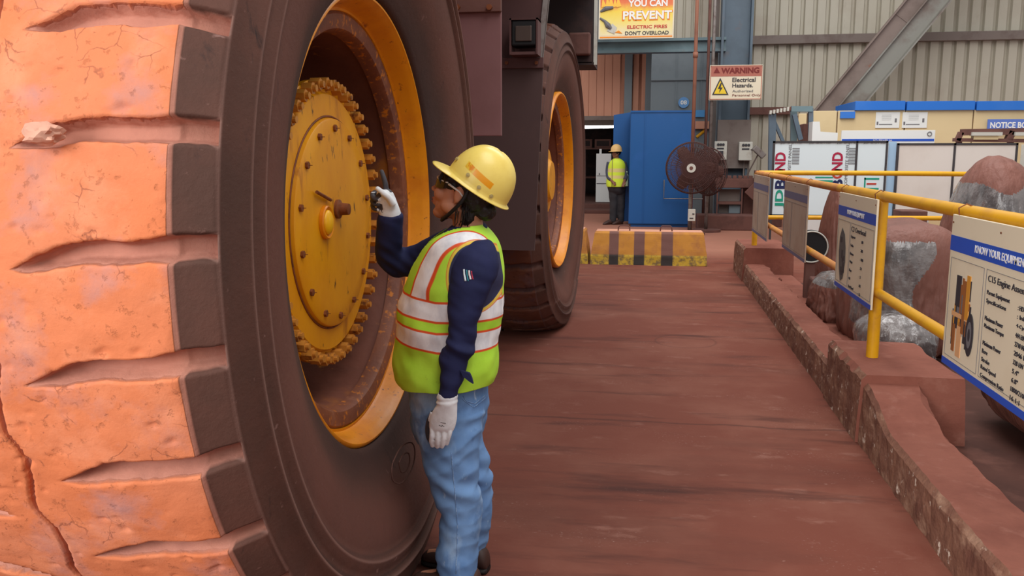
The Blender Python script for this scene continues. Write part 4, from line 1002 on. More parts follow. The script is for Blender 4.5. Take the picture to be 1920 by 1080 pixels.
t, a, b = sign_panel('warning_sign', 'white electrical hazards warning sign with red header on the column', ((1329, 121), (1431, 188)), 18.9, M_board)
bm = NB(); bx(bm, (a.x+.03, 18.895, b.z-.23), (b.x-.03, 18.9, b.z-.03)); obj('header_band', bm, M_redbrown, t)
for s in ((a.x+.015, a.z+.015, a.x+.03, b.z-.015), (b.x-.03, a.z+.015, b.x-.015, b.z-.015), (a.x+.015, a.z+.015, b.x-.015, a.z+.03), (a.x+.015, b.z-.03, b.x-.015, b.z-.015)):
    pass
bm = NB()
for s in ((a.x+.012, a.z+.012, a.x+.026, b.z-.012), (b.x-.026, a.z+.012, b.x-.012, b.z-.012), (a.x+.012, a.z+.012, b.x-.012, a.z+.026), (a.x+.012, b.z-.026, b.x-.012, b.z-.012)): bx(bm, (s[0], 18.893, s[1]), (s[2], 18.9, s[3]))
obj('border', bm, M_redbrown, t)
M_dkred = mat('dark red print', (120, 36, 32), .6)
st('WARNING', 1352, 1424, 126, 138, M_dkred, 18.892, .04); st('Electrical', 1373, 1417, 145, 154, M_ink, 18.895); st('Hazards.', 1373, 1412, 156, 164, M_ink, 18.895)
st('Authorized', 1373, 1412, 168, 173, M_greyink, 18.895, .0); st('Personnel Only', 1373, 1426, 176, 182, M_dkred, 18.895, 0)
bm = NB(); q = [PX(*p, 18.892) for p in ((1338, 137), (1350, 137), (1344, 126))]; prism(bm, q, (0, -.004, 0)); obj('alert_mark', bm, M_dkred, t)
bm = NB(); q = [PX(*p, 18.895) for p in ((1335, 178), (1366, 178), (1350.5, 146))]; prism(bm, q, (0, -.004, 0)); obj('triangle', bm, M_ink, t)
bm = NB(); q = [PX(*p, 18.89) for p in ((1338.5, 176), (1362.5, 176), (1350.5, 151))]; prism(bm, q, (0, -.003, 0)); obj('triangle_field', bm, M_yelsign, t)
bm = NB(); q = [PX(*p, 18.886) for p in ((1351.5, 155), (1346, 166.5), (1350, 166.5), (1348, 174.5), (1355, 164), (1351, 164), (1353.5, 156))]; prism(bm, q, (0, -.003, 0)); obj('bolt_symbol', bm, M_ink, t)

# ------------------------------------------------------------------ panel screens behind the railing
YP = 12.9
def screen(x0, x1, label, cells, m, frame_m, top, bot, name='panel_screen'):
    a, b = PX(x0, bot, YP), PX(x1, top, YP); t = thing(name, label, 'screen', ((a.x+b.x)/2, YP, 0))
    z0, z1 = .68, b.z
    fr = .028
    bm = NB()
    xs = [PX(x, 300, YP).x for x in cells]
    for x in xs: bx(bm, (x-fr/2, YP-.02, 0), (x+fr/2, YP+.02, z1))
    for z in (z0, z1-fr): bx(bm, (xs[0]-fr/2, YP-.02, z), (xs[-1]+fr/2, YP+.02, z+fr))
    obj('frame', bm, frame_m, t)
    for i in range(len(xs)-1):
        bm = NB(); bx(bm, (xs[i]+fr/2, YP-.008, z0+fr), (xs[i+1]-fr/2, YP+.008, z1-fr)); obj('panel', bm, m, t)
    return t, xs, z0, z1
t, xs, z0, z1 = screen(1450, 1662, 'white filmed panel screen printed JD BOND behind the railing', [1450, 1605, 1661], M_jd, M_frame, 264, 420)
def jd(px, py_nd, py_o, py_b, py_jd, Y=YP-.012):
    # vertical wording read upwards: JD BOND
    def rot(body, pyc, wpx, hpx, m):
        c = PX(px, pyc, Y); s = .0085
        txt(body, c, (0, 0, 1), (-1, 0, 0), wpx*s, hpx*s, m, t, bold=.03, ext=.0015)
    rot('JD', py_jd, 31, 17, M_teal2); rot('B', py_b, 16, 17, M_navy2); rot('O', py_o, 16, 17, M_signred); rot('ND', py_nd, 31, 17, M_red)
    c = PX(px+16, py_o+10, Y); txt('ALUMINIUM COMPOSITE PANEL', c, (0, 0, 1), (-1, 0, 0), 1.0, .04, M_greyink, t)
for px in (1463, 1570): jd(px, 303, 326, 345, 373)
for px in (1634,):
    c = PX(px, 345, YP-.012); 
    bm = NB()
    for k, (w_, m_) in enumerate(((.20, 0), (.13, 1), (.20, 0))): bx(bm, (c.x-w_/2, YP-.012, c.z+.06-.07*k), (c.x+w_/2, YP-.008, c.z+.085-.07*k), 0, m_)
    bx(bm, (c.x-.1, YP-.012, c.z-.08), (c.x-.08, YP-.008, c.z+.09)); obj('emblem_print', bm, [M_teal2, M_signred], t)
c = PX(1545, 338, YP-.012); bm = NB(); bx(bm, (c.x-.12, YP-.012, c.z-.03), (c.x+.12, YP-.008, c.z+.0)); bx(bm, (c.x-.12, YP-.012, c.z+.03), (c.x+.12, YP-.008, c.z+.05)); obj('emblem_print', bm, M_teal2, t)
for px in (1492, 1598):
    bm = NB(); c = PX(px, 293, YP-.012)
    for k in range(16): bx(bm, (c.x-.05, YP-.012, c.z-.11+k*.0145), (c.x+.05, YP-.008, c.z-.11+k*.0145+(.004+.004*(k*7 % 3 == 0))))
    obj('barcode_print', bm, M_greyink, t)
for px in (1484, 1538, 1590, 1640):
    c = PX(px, 267.5, YP-.02); txt('JD BOND', c, (1, 0, 0), (0, 0, 1), .30, .035, M_ink, t, ext=.001)
t, xs, z0, z1 = screen(1680, 1905, 'off-white blank panel screen behind the railing', [1682, 1788, 1904], M_sheet, M_frame, 268, 420)
a = PX(1672, 300, YP+.03); bm = NB(); bx(bm, (a.x-.052, YP+.03, 0), (a.x+.052, YP+.05, z1+.02), .003); o = obj('film_strip', bm, M_palebl); tag(o, 'narrow pale blue filmed panel edge between the two panel screens', 'panel')
a = PX(1918, 300, YP+.3); bm = NB(); bx(bm, (a.x-.05, YP+.25, 0), (a.x+1.0, YP+.27, z1-.02), .003); tag(obj('panel_sheet', bm, M_ltgrey), 'pale sheet leaning at right frame edge behind the blank screen', 'panel')
# leaning bar, brown fitting under the rail
a, b = PX(1690, 404, 11.9), PX(1740, 396, 11.9); bm = NB(); bx(bm, (a.x, 11.9, .0), (b.x, 12.3, b.z), .01); tag(obj('brown_bin', bm, M_brown), 'brown bin top peeping over the lower far rail', 'bin')

# ------------------------------------------------------------------ notice board wall and what stands before it
YN = 16.0
t = thing('cream_cabin', 'long cream panelled cabin below the cladding with a blue top fascia', 'cabin', (5.2, YN, 0))
a, b = PX(1522, 420, YN), PX(1522, 208, YN)
edges = [1522, 1570, 1697, 1825, 1930]
X_ = [PX(e, 220, YN).x for e in edges]
for i in range(4):
    bm = NB(); bx(bm, (X_[i]+.01, YN, 0), (X_[i+1]-.01, YN+.08, b.z), .004); obj('wall_panel', bm, M_cream, t)
bm = NB(); bx(bm, (X_[0], YN+.02, 0), (X_[4], YN+1.6, b.z-.02)); obj('inner_wall', bm, mat('brown joint', (120, 96, 70), .8), t)
for p0_, p1_ in ((1603, 1699), (1700, 1830), (1831, 1935)):
    q0, q1 = PX(p0_, 207, YN-.05), PX(p1_, 189, YN-.05); bm = NB(); bx(bm, (q0.x, YN-.06, q0.z), (q1.x-.012, YN+1.6, q1.z), .004); obj('fascia', bm, M_blueband, t)
q0, q1 = PX(1575, 222, YN-.02), PX(1603, 209, YN-.02)
bm = NB(); bx(bm, (q0.x, YN-.05, q0.z), (q1.x, YN, q1.z)); tag(obj('blue_bracket', bm, M_blueband), 'small blue box fixed high on the cream cabin', 'bracket')
for px0, px1, lab in ((1641, 1688, 'white printed notice on cream cabin, left of two'), (1691, 1740, 'white printed notice on cream cabin, right of two')):
    q0, q1 = PX(px0, 240, YN-.02), PX(px1, 210, YN-.02); t = thing('notice_sheet', lab, 'notice', ((q0.x+q1.x)/2, YN, q0.z))
    bm = NB(); bx(bm, (q0.x, YN-.015, q0.z), (q1.x, YN, q1.z), .002); obj('sheet', bm, M_white, t)
    bm = NB(); w_ = q1.x-q0.x; h_ = q1.z-q0.z
    bx(bm, (q0.x+.15*w_, YN-.018, q0.z+.2*h_), (q1.x-.3*w_, YN-.015, q0.z+.25*h_)); bx(bm, (q0.x+.05*w_, YN-.018, q0.z+.2*h_), (q0.x+.12*w_, YN-.015, q0.z+.4*h_)); bx(bm, (q1.x-.2*w_, YN-.018, q0.z+.35*h_), (q1.x-.12*w_, YN-.015, q0.z+.6*h_))
    for k in range(4): bx(bm, (q0.x+.25*w_, YN-.0165, q0.z+(.5+k*.1)*h_), (q1.x-.35*w_, YN-.015, q0.z+(.515+k*.1)*h_))
    obj('print', bm, M_greyink, t)
q0, q1 = PX(1850, 247, YN-.06), PX(1958, 223, YN-.06); t = thing('notice_board_sign', 'blue sign reading NOTICE BOARD at the right frame edge', 'sign', ((q0.x+q1.x)/2, YN-.05, q0.z))
bm = NB(); bx(bm, (q0.x, YN-.08, q0.z), (q1.x, YN-.05, q1.z), .004); obj('panel', bm, mat('periwinkle sign', (92, 120, 196), .5), t)
q = PX(1896, 234.5, YN-.08); txt('NOTICE BOARD', (q.x+.07, YN-.082, q.z), (1, 0, 0), (0, 0, 1), .80, .10, M_whiteprint, t, bold=.03)
# long white board with a blue lower line in front of the cabin
YL = 14.2
q0, q1 = PX(1577, 268, YL), PX(1754, 244, YL); t = thing('long_white_panel', 'long low white board with a blue lower line before the cream cabin', 'panel', ((q0.x+q1.x)/2, YL, 0))
bm = NB(); bx(bm, (q0.x, YL, 0), (q1.x, YL+.03, q1.z), .003); obj('panel', bm, M_white, t)
qq = PX(1577, 262, YL); bm = NB(); bx(bm, (q0.x+.01, YL-.004, qq.z-.025), (q1.x-.01, YL, qq.z+.01)); obj('blue_line', bm, M_navyprint, t)
c = PX(1655, 262.5, YL-.01); txt('SQ FRNBUA', c+V((0, 0, -.01)), (1, 0, 0), (0, 0, 1), .28, .035, M_whiteprint, t)
c = PX(1743, 251, YL-.01); bm = NB(); torus(bm, c, (0, 1, 0), .03, .006, 20, 5); obj('logo_print', bm, M_greyink, t)
a = PX(1522, 268, 14.6); b = PX(1537, 228, 14.6); c = PX(1571, 249, 14.6)
bm = NB(); prism(bm, [(a.x, 14.6, 0), (c.x, 14.6, 0), (c.x, 14.6, c.z), (b.x+.02, 14.6, c.z+.02), (b.x, 14.6, b.z), (a.x, 14.6, b.z)], (0, .35, 0)); tag(obj('white_carton', bm, M_white), 'white stepped carton left of the long white board', 'carton')
# blue steel trestle at the left
t = thing('blue_steel_trestle', 'blue grey steel trestle frame left of the cream cabin', 'trestle', (2.4, 15, 0))
def strut(name, p, q, w_, Y, m, par, dY=.1):
    a, b = PX(*p, Y), PX(*q, Y); d_ = (b-a).normalized(); n_ = V((d_.z, 0, -d_.x))*w_/2; bm = NB(); prism(bm, [a-n_, b-n_, b+n_, a+n_], (0, dY, 0)); return obj(name, bm, m, par)
strut('post', (1446, 412), (1449, 212), .11, 15.0, M_bluecol, t); strut('post', (1521, 300), (1521, 203), .07, 15.0, M_bluecol, t)
strut('post', (1489, 300), (1489, 205), .10, 15.2, M_teal, t)
strut('top_beam', (1484, 204), (1524, 204), .09, 14.98, M_teal, t); strut('brace', (1490, 214), (1502, 262), .07, 14.96, M_bluecol, t); strut('brace', (1449, 220), (1470, 268), .05, 15.05, M_bluecol, t)
strut('rail', (1443, 212), (1486, 203), .06, 15.0, M_brown, t)
for i in range(6): strut('rod', (1445+i*6.5, 214-i*1.2), (1446+i*6.5, 207-i*1.3), .03, 14.9, M_ltgrey, t)
a, b = PX(1505, 262, 15.3), PX(1520, 232, 15.3); bm = NB(); bx(bm, (a.x, 15.3, 0), (b.x, 15.8, b.z), .01); tag(obj('brown_case', bm, M_brown), 'brown case between the trestle posts and the white carton', 'case')
a, b = PX(1498, 262, 15.7), PX(1516, 212, 15.7); bm = NB(); bx(bm, (a.x, 15.85, 0), (b.x, 15.9, b.z), .01); tag(obj('cream_sheet', bm, M_cream), 'cream sheet standing behind the trestle frame', 'sheet')
# brown pipe rack at the right
YR = 13.6
t = thing('brown_pipe_rack', 'brown rack with rolled pale sheets above the blank panel screen', 'rack', (4.7, YR, 0))
for p, q, w_ in (((1797, 264), (1804, 248), .06), ((1804, 248), (1930, 246), .09), ((1893, 262), (1900, 246), .09), ((1790, 262), (1930, 264), .05)): strut('bar', p, q, w_, YR, M_brown, t)
strut('leg', (1800, 420), (1800, 262), .06, YR+.05, M_brown, t); strut('leg', (1897, 420), (1897, 262), .06, YR+.05, M_brown, t)
strut('sheet_roll', (1823, 251), (1880, 251), .05, YR-.05, M_ltgrey, t); strut('sheet_roll', (1904, 251), (1940, 251), .05, YR-.05, M_ltgrey, t); strut('sheet_roll', (1826, 257), (1872, 257), .07, YR-.02, M_cream, t)

# ------------------------------------------------------------------ far doorway: tube light, white cabinet, crates
a, b = PX(1092, 241, 26.5), PX(1150, 234, 26.5)
t = thing('tube_light', 'glowing white tube light under the roof of the dark far room', 'light', ((a.x+b.x)/2, 26.5, a.z))
bm = NB(); tube(bm, [(a.x, 26.5, a.z+.04), (b.x+.3, 26.5, b.z-.04)], .045, 12); obj('tube', bm, mat('tube glow', (255, 255, 250), .5, emit=((255, 255, 250), 6)), t)
bm = NB(); bx(bm, (a.x, 26.46, a.z+.08), (b.x+.3, 26.56, a.z+1.0), .01); obj('fitting', bm, M_ltgrey, t)
a, b = PX(1117, 358, 24.2), PX(1146, 288, 24.2)
t = thing('white_cabinet', 'white steel cabinet behind the worker in the far doorway', 'cabinet', ((a.x+b.x)/2, 24.4, .22))
bm = NB(); bx(bm, (a.x, 24.2, .23), (b.x, 24.7, b.z), .01); obj('body', bm, M_white, t)
z_ = PX(1117, 330, 24.2).z; bm = NB(); bx(bm, (a.x+.02, 24.19, z_), (b.x-.02, 24.2, z_+.012)); bx(bm, (a.x+.02, 24.19, z_-.22), (b.x-.02, 24.2, z_-.19)); bx(bm, (a.x+.08, 24.18, z_+.03), (a.x+.11, 24.2, z_+.08)); obj('door_line', bm, M_greyink, t)
c = PX(1126, 286, 24.3); bm = NB(); tube(bm, [(c.x, 24.3, b.z-.02), (c.x, 24.3, b.z+.13)], .035, 12); obj('vent_stub', bm, M_white, t)
for k, (px0, px1, lab) in enumerate(((1087, 1110, 'dark crate on far room shelf, nearer the tyre'), (1115, 1146, 'dark crate on far room shelf, above the white cabinet'))):
    a, b = PX(px0, 276, 27.5), PX(px1, 261, 27.5); a.z = PX(1085, 277, 27.4).z+.002; t = thing('storage_crate', lab, 'crate', ((a.x+b.x)/2, 27.5, a.z))
    bm = NB(); bx(bm, (a.x, 27.5, a.z), (b.x, 28.1, b.z), .01); obj('body', bm, M_brown, t)
    bm = NB(); bx(bm, (a.x+.06, 27.49, a.z+.05), (b.x-.06, 27.5, b.z-.05)); obj('front_recess', bm, M_dark, t)
a = PX(1085, 277, 27.4); bm = NB(); bx(bm, (-3.4, 27.4, a.z-.05), (-.9, 28.2, a.z-.0)); bx(bm, (-3.4, 27.4, a.z-.95), (-.9, 28.2, a.z-.9))
for x in (-3.35, -2.2, -.95): bx(bm, (x, 27.42, .22), (x+.06, 27.5, a.z-.03))
tag(obj('storage_shelf', bm, M_brown), 'dark shelving at the back of the far room', 'shelf')

# ------------------------------------------------------------------ people
def slices(rows, per=4, n=36, p=2.1, grow=0):
    out = []
    for y, xl, xr, Yc, hy in cat(rows, per):
        a, b = atY(xl, y, Yc), atY(xr, y, Yc); A = (b-a)/2; c = (a+b)/2
        if grow: A = A*(1+grow/A.length); hy = hy+grow
        out.append(ering(c, A, V((0, hy, 0)), n, p))
    return out
def limb(bm, pts, rads, seg=20, per=4):
    rows = cat([tuple(p)+(r,) for p, r in zip(pts, rads)], per)
    tube(bm, [V(q[:3]) for q in rows], [q[3] for q in rows], seg)
def finger(bm, pts, r0, r1):
    n = len(pts); limb(bm, pts, [r0+(r1-r0)*i/(n-1) for i in range(n)], 12, 3)
    ell(bm, pts[-1], (r1, r1, r1), None, 12, 8)
Yb = 2.95
M_skin = mat('brown skin', (196, 134, 104), .5, 0, [((178, 116, 90), 20, .5, .8)], spec=.35)
M_skin.node_tree.nodes['Principled BSDF'].inputs['Subsurface Weight'].default_value = .05
M_hair = mat('black hair', (26, 20, 20), .45, 0, (), [(90, .6, .004)])
M_navy = mat('navy work shirt', (38, 42, 78), .8, 0, [((30, 34, 64), 6, .5, .75)], [(200, .1, .002)], spec=.2)
M_jean = mat('washed blue denim', (114, 150, 196), .85, 0, [((90, 126, 176), 3.5, .45, .65), ((162, 188, 216), 4.5, .54, .72, (1.6, 1.6, .7)), ((80, 108, 152), 12, .60, .78), ((176, 198, 220), 30, .66, .76, (1, 1, .4))], [(300, .15, .002)], spec=.2)
M_glove = mat('white knit glove', (236, 240, 244), .85, 0, [((214, 214, 216), 30, .5, .75)], [(260, .2, .002)])
M_coat = mat('grey glove coating', (66, 64, 70), .6, 0, [((92, 90, 94), 30, .55, .75)])
M_shoe = mat('dark brown leather', (64, 42, 36), .5, 0, [((84, 56, 46), 14, .5, .7)])
M_sole = mat('black shoe sole', (34, 28, 28), .7)
M_lens = mat('smoked glass lens', (30, 24, 24), .12, 0, spec=.8)
M_wframe = mat('white spectacle frame', (232, 230, 228), .4)

person = thing('person', 'worker in yellow hard hat, lime vest and jeans reaching towards the wheel hub', 'person', (-.70, 2.95, 0))
# ---- rows taken at each height: (pixel row, left, right, distance, half depth)
vest_rows = [(422, 849, 900, 2.935, .075), (431, 835, 911, 2.94, .112), (443, 819, 921, 2.94, .15), (459, 804, 930, 2.945, .17), (485, 789, 936, 2.95, .18), (520, 772, 940, 2.95, .182),
             (560, 760, 938, 2.95, .18), (600, 753, 933, 2.95, .176), (640, 750, 928, 2.95, .172), (680, 749, 925, 2.95, .172), (700, 751, 923, 2.95, .172), (713, 755, 920, 2.95, .168)]
pelvis = [(690, 768, 914, 2.96, .155), (730, 769, 914, 2.96, .160), (765, 771, 913, 2.96, .165), (800, 776, 905, 2.965, .158), (825, 785, 897, 2.965, .12)]
nleg = [(775, 776, 908, 2.90, .088), (805, 779, 902, 2.885, .090), (840, 785, 897, 2.88, .087), (872, 797, 897, 2.875, .082), (905, 806, 901, 2.872, .076), (935, 816, 903, 2.87, .072),
        (965, 822, 903, 2.87, .070), (995, 822, 898, 2.87, .068), (1025, 818, 893, 2.87, .068), (1055, 821, 892, 2.87, .068), (1085, 827, 890, 2.87, .068), (1108, 824, 891, 2.87, .070)]
fleg = [(780, 800, 905, 3.03, .078), (817, 806, 903, 3.04, .078), (867, 836, 921, 3.05, .076), (920, 850, 924, 3.05, .070), (973, 852, 923, 3.05, .067), (1005, 850, 915, 3.05, .065), (1038, 848, 908, 3.05, .064)]
narm = [(444, 884, 912, 2.88, .02), (450, 870, 922, 2.85, .045), (462, 858, 930, 2.83, .060), (480, 850, 935, 2.815, .066), (510, 842, 934, 2.80, .068), (545, 840, 919, 2.79, .066), (580, 841, 904, 2.78, .060),
        (610, 840, 895, 2.775, .056), (635, 834, 893, 2.77, .056), (655, 828, 893, 2.77, .055), (674, 826, 884, 2.765, .050), (692, 829, 877, 2.76, .046), (714, 826, 867, 2.755, .040), (734, 825, 858, 2.75, .036), (745, 825, 856, 2.75, .034)]
FA = [(850, 462, 3.07), (815, 474, 3.10), (775, 488, 3.12), (742, 490, 3.10), (730, 470, 3.07), (731, 438, 3.045), (732, 400, 3.02)]
FR = [.070, .062, .058, .058, .052, .050, .043]
def shrink(rows, k, dy=0): return [(y, (l+r)/2-(r-l)/2*k, (l+r)/2+(r-l)/2*k, Y, h*k) for y, l, r, Y, h in rows]
# head frame
TAU = .27
Fh = V((-math.cos(TAU), -.06, math.sin(TAU))).normalized(); Lh = V((-.06, -1, 0)).normalized(); Uh = Fh.cross(Lh).normalized()
Hc = atY(870, 361, 2.93)
MH = Matrix(((Fh.x, Lh.x, Uh.x, Hc.x), (Fh.y, Lh.y, Uh.y, Hc.y), (Fh.z, Lh.z, Uh.z, Hc.z), (0, 0, 0, 1)))
def hp(f, l, u): return MH @ V((f, l, u))
def head_shapes(bm, hp_M, s=1.0):
    def e(c, r): ell(bm, [x*s for x in c], [x*s for x in r], hp_M, 24, 16)
    e((-.020, 0, .030), (.092, .074, .084)); e((.030, 0, -.012), (.062, .060, .070)); e((.040, 0, -.055), (.046, .048, .048)); e((.062, 0, -.088), (.027, .028, .022))
    e((.098, 0, -.014), (.017, .0145, .011)); e((.090, 0, .006), (.014, .0095, .026)); e((.076, 0, .034), (.016, .038, .012)); e((.088, .0, -.045), (.013, .024, .0075)); e((.085, 0, -.059), (.014, .021, .0085))
    for l in (-1, 1):
        e((.066, l*.034, -.02), (.026, .024, .026)); e((-.004, l*.073, -.004), (.017, .009, .030)); e((.094, l*.011, -.017), (.009, .007, .007)); e((-.0, l*.069, -.022), (.011, .008, .014)); e((.02, l*.05, -.055), (.035, .02, .025))
bm = NB(); head_shapes(bm, MH)
neck0, neck1 = hp(-.022, 0, -.045), atY(880, 440, 2.95)
tube(bm, [neck0, neck0.lerp(neck1, .5)+V((-.002, 0, 0)), neck1+V((0, 0, -.04))], [.054, .052, .062], 24)
loft(bm, slices(shrink(vest_rows, .80), 2, 24)); loft(bm, slices(shrink(pelvis, .84), 2, 24)); loft(bm, slices(shrink(nleg, .72), 2, 20)); loft(bm, slices(shrink(fleg, .72), 2, 20)); loft(bm, slices(shrink(narm, .70), 2, 20))
limb(bm, [atY(*p) for p in FA], [r*.72 for r in FR])
tube(bm, [atY(840, 738, 2.75), atY(832, 790, 2.755)], [.024, .020], 12); tube(bm, [atY(732, 404, 3.02), atY(724, 372, 3.01)], [.024, .018], 12)
for Yf, x0, x1 in ((2.875, -.66, -.80), (3.05, -.66, -.82)): tube(bm, [(-.63, Yf, .12), (-.64, Yf, .06), (-.72, Yf, .045), (x1, Yf+.01, .035)], [.036, .036, .034, .022], 14)
me = fuse(bm, .0042, 4)
link_mesh('body', me, M_skin, person, True)
# lips and eyes
for l in (1, -1):
    bm = NB(); ell(bm, (.0775, l*.032, .014), (.012, .0135, .0115), MH, 16, 10); obj('eye', bm, mat('eye white', (220, 212, 204), .3), person, smooth=True)
bm = NB(); ell(bm, (.0955, 0, -.046), (.0075, .019, .0048), MH, 16, 10); ell(bm, (.094, 0, -.0565), (.0075, .017, .0055), MH, 16, 10); obj('lips', bm, mat('lips', (156, 88, 78), .5), person, smooth=True)
# hair under the helmet with a bun at the nape
bm = NB(); ell(bm, (-.030, 0, .032), (.092, .081, .086), MH, 28, 18); ell(bm, (-.050, 0, -.010), (.060, .068, .060), MH); ell(bm, (-.092, .012, -.040), (.036, .036, .034), MH)
ell(bm, (.036, .052, .036), (.036, .020, .034), MH); ell(bm, (.036, -.052, .036), (.036, .020, .034), MH); ell(bm, (.050, 0, .050), (.034, .046, .026), MH)
ell(bm, (-.045, .02, -.075), (.026, .036, .04), MH)
me = fuse(bm, .004, 3, lambda c, n: nz((c.x*.4, c.y, c.z*.4), 130)*.0035)
link_mesh('hair', me, M_hair, person, True)
bm = NB(); rnd = random.Random(4)
for k in range(26):
    a0 = (-.05+rnd.random()*.05, .045+rnd.random()*.02, -.03-rnd.random()*.03); ln = .04+rnd.random()*.05
    p_ = [hp(*a0), hp(a0[0]-.006, a0[1]+.004, a0[2]-ln*.5), hp(a0[0]+rnd.uniform(-.015, .012), a0[1]-.006, a0[2]-ln)]
    tube(bm, p_, [.0018, .0014, .0006], 5)
for k in range(10):
    a0 = (.04+rnd.random()*.035, .052, .055); tube(bm, [hp(*a0), hp(a0[0]+.006, .058, .030), hp(a0[0]-.004, .058, .008+rnd.random()*.012)], [.003, .002, .0006], 5)
obj('hair_strand', bm, M_hair, person)['kind'] = 'stuff'
# spectacles
def lens_strip(l0, l1, u0, u1, name, m, parent, th=.003, off=0):
    bm = NB(); rings = []
    for i in range(13):
        a = l0+(l1-l0)*i/12; f = .022+(.074+off)*math.cos(a); l = (.068+off)*math.sin(a); k = 1-.35*abs(i/6-1)**3
        uc = (u0+u1)/2; h = (u1-u0)/2*k
        rings.append([hp(f, l, uc-h), hp(f+th, l*(1+th*12), uc-h), hp(f+th, l*(1+th*12), uc+h), hp(f, l, uc+h)])
    loft(bm, rings); return obj(name, bm, m, parent)
spec = None
bm = NB(); tube(bm, [hp(.040, .0715, .022), hp(.02, .077, .016), hp(-.004, .080, .008), hp(-.02, .078, -.006)], [.0042, .0035, .003, .003], 8); tube(bm, [hp(.040, -.0715, .022), hp(-.02, -.078, .0)], .0035, 8)
tube(bm, [hp(.022+.078*math.cos(a), .072*math.sin(a), .031-.006*abs(math.sin(a))) for a in [x*.1 for x in range(-13, 14)]], .0026, 8)
spec = obj('safety_glasses', bm, M_wframe, person, smooth=True)
lens_strip(.10, 1.25, -.002, .031, 'lens', M_lens, spec, off=.002); lens_strip(-1.25, -.10, -.002, .031, 'lens', M_lens, spec, off=.002)
# ---- hard hat
DEL = .60
Fk = V((-math.cos(DEL), -.05, math.sin(DEL))).normalized(); Lk = V((-.05, -1, 0)).normalized(); Uk = Fk.cross(Lk).normalized()
def helmet_mesh(Ok, Fk, Lk, Uk, A=.114, Bq=.104, Cq=.142, brim=.046):
    Mk = Matrix(((Fk.x, Lk.x, Uk.x, Ok.x), (Fk.y, Lk.y, Uk.y, Ok.y), (Fk.z, Lk.z, Uk.z, Ok.z), (0, 0, 0, 1)))
    bm = NB(); n = 96; loc = {}
    prof = []
    for i in range(0, 25):
        t = i/24*PI/2; prof.append((math.sin(t)**.88, math.cos(t)**.92, 0))
    prof += [(1.01, -.01, 0), (1.03, -.03, .15), (1.045, -.045, .5), (1.055, -.055, .85), (1.06, -.06, 1.0), (1.055, -.078, .98), (1.02, -.072, .5), (.97, -.04, 0), (.95, .10, 0), (.90, .35, 0), (.70, .66, 0), (.4, .86, 0)]
    lf, ll, lu = (bm.verts.layers.float.new(k) for k in ('hf', 'hl', 'hu'))
    rings = []
    for (r, h, br) in prof:
        ring = []
        for k in range(n):
            a = 2*PI*k/n; ca, sa = math.cos(a), math.sin(a)
            b_ = brim*br*ss(.25, .95, ca) + .006*br
            rid = 1+ .018*math.exp(-(sa/.10)**2)*(1 if h > .2 and r > .05 else 0)*(h if h > 0 else 0)
            f = (A*r*(1.0 if ca > 0 else 1.04))*ca+b_*ca; l = Bq*r*sa+b_*sa*.5; u = Cq*h*rid-.012*br*ss(.4, 1, ca)*(.6)
            if r < 1e-6 and k: ring.append(ring[0]); continue
            v = bm.verts.new(Mk @ V((f, l, u))); v[lf] = f; v[ll] = l; v[lu] = u; ring.append(v)
        rings.append(ring)
    for i in range(len(rings)-1):
        for k in range(n):
            q = [rings[i][k], rings[i][(k+1) % n], rings[i+1][(k+1) % n], rings[i+1][k]]; u_ = []
            for v in q:
                if v not in u_: u_.append(v)
            if len(u_) > 2: bm.faces.new(u_)
    bm.faces.new(rings[-1][::-1])
    return bm, Mk
M_helmet = bpy.data.materials.new('yellow helmet shell'); M_helmet.use_nodes = True; N, L, B = nodes_of(M_helmet); B.inputs['Roughness'].default_value = .32
def attr(N, k): a = N.new('ShaderNodeAttribute'); a.attribute_name = k; return a.outputs['Fac']
hf, hl, hu = attr(N, 'hf'), attr(N, 'hl'), attr(N, 'hu')
base = mixn(N, L, tex(N, L, 12, 6, lo=.5, hi=.8), lin((244, 218, 112)), lin((234, 204, 96)))
hu2 = math_n(N, L, 'SUBTRACT', hu, math_n(N, L, 'MULTIPLY', hf, .14))
stk = math_n(N, L, 'MULTIPLY', math_n(N, L, 'MULTIPLY', band(N, L, hf, -.058, .055, .0008), band(N, L, hu2, .036, .058, .0008)), band(N, L, hl, .02, .2))
inner = mixn(N, L, band(N, L, hf, .018, .06, .001), lin((240, 160, 20)), lin((232, 190, 60)))
mk_ = mixn(N, L, math_n(N, L, 'MULTIPLY', band(N, L, hf, .022, .05, .001), tex(N, L, 160, 2, .5, (1, 1, .3), lo=.5, hi=.56)), inner, lin((226, 140, 30)))
L.new(mixn(N, L, stk, base, mk_), B.inputs['Base Color'])
Ok = atY(896, 348, 2.93)
bm, MK = helmet_mesh(Ok, Fk, Lk, Uk)
helm = obj('hard_hat', bm, M_helmet, person, smooth=True)
for px, py in ((850, 298), (878, 328), (898, 351), (918, 368)):
    q = atY(px, py, 2.83); lc = MK.inverted() @ q
    f_, u_ = lc.x, max(.004, lc.z); k = max(0, 1-(abs(f_)/.119)**2-(u_/.142)**2); c = MK @ V((f_, .104*math.sqrt(k), u_)); nrm_ = (MK.to_3x3() @ V((f_/.119**2, .104*math.sqrt(k)/.104**2, u_/.142**2))).normalized()
    bm = NB(); tube(bm, [c-nrm_*.004, c+nrm_*.0035], .007, 14); tube(bm, [c, c+nrm_*.005], .003, 8); obj('rivet', bm, mat('helmet rivet', (186, 168, 110), .5), helm)
bm = NB(); rings = []
for q in cat([tuple(hp(-.034, .078, .03)), tuple(hp(-.024, .083, -.014)), tuple(hp(-.004, .074, -.050)), tuple(hp(.022, .055, -.086)), tuple(hp(.045, .020, -.110)), tuple(hp(.050, -.02, -.110)), tuple(hp(.032, -.056, -.082)), tuple(hp(-.012, -.076, .03))], 4): rings.append(V(q))
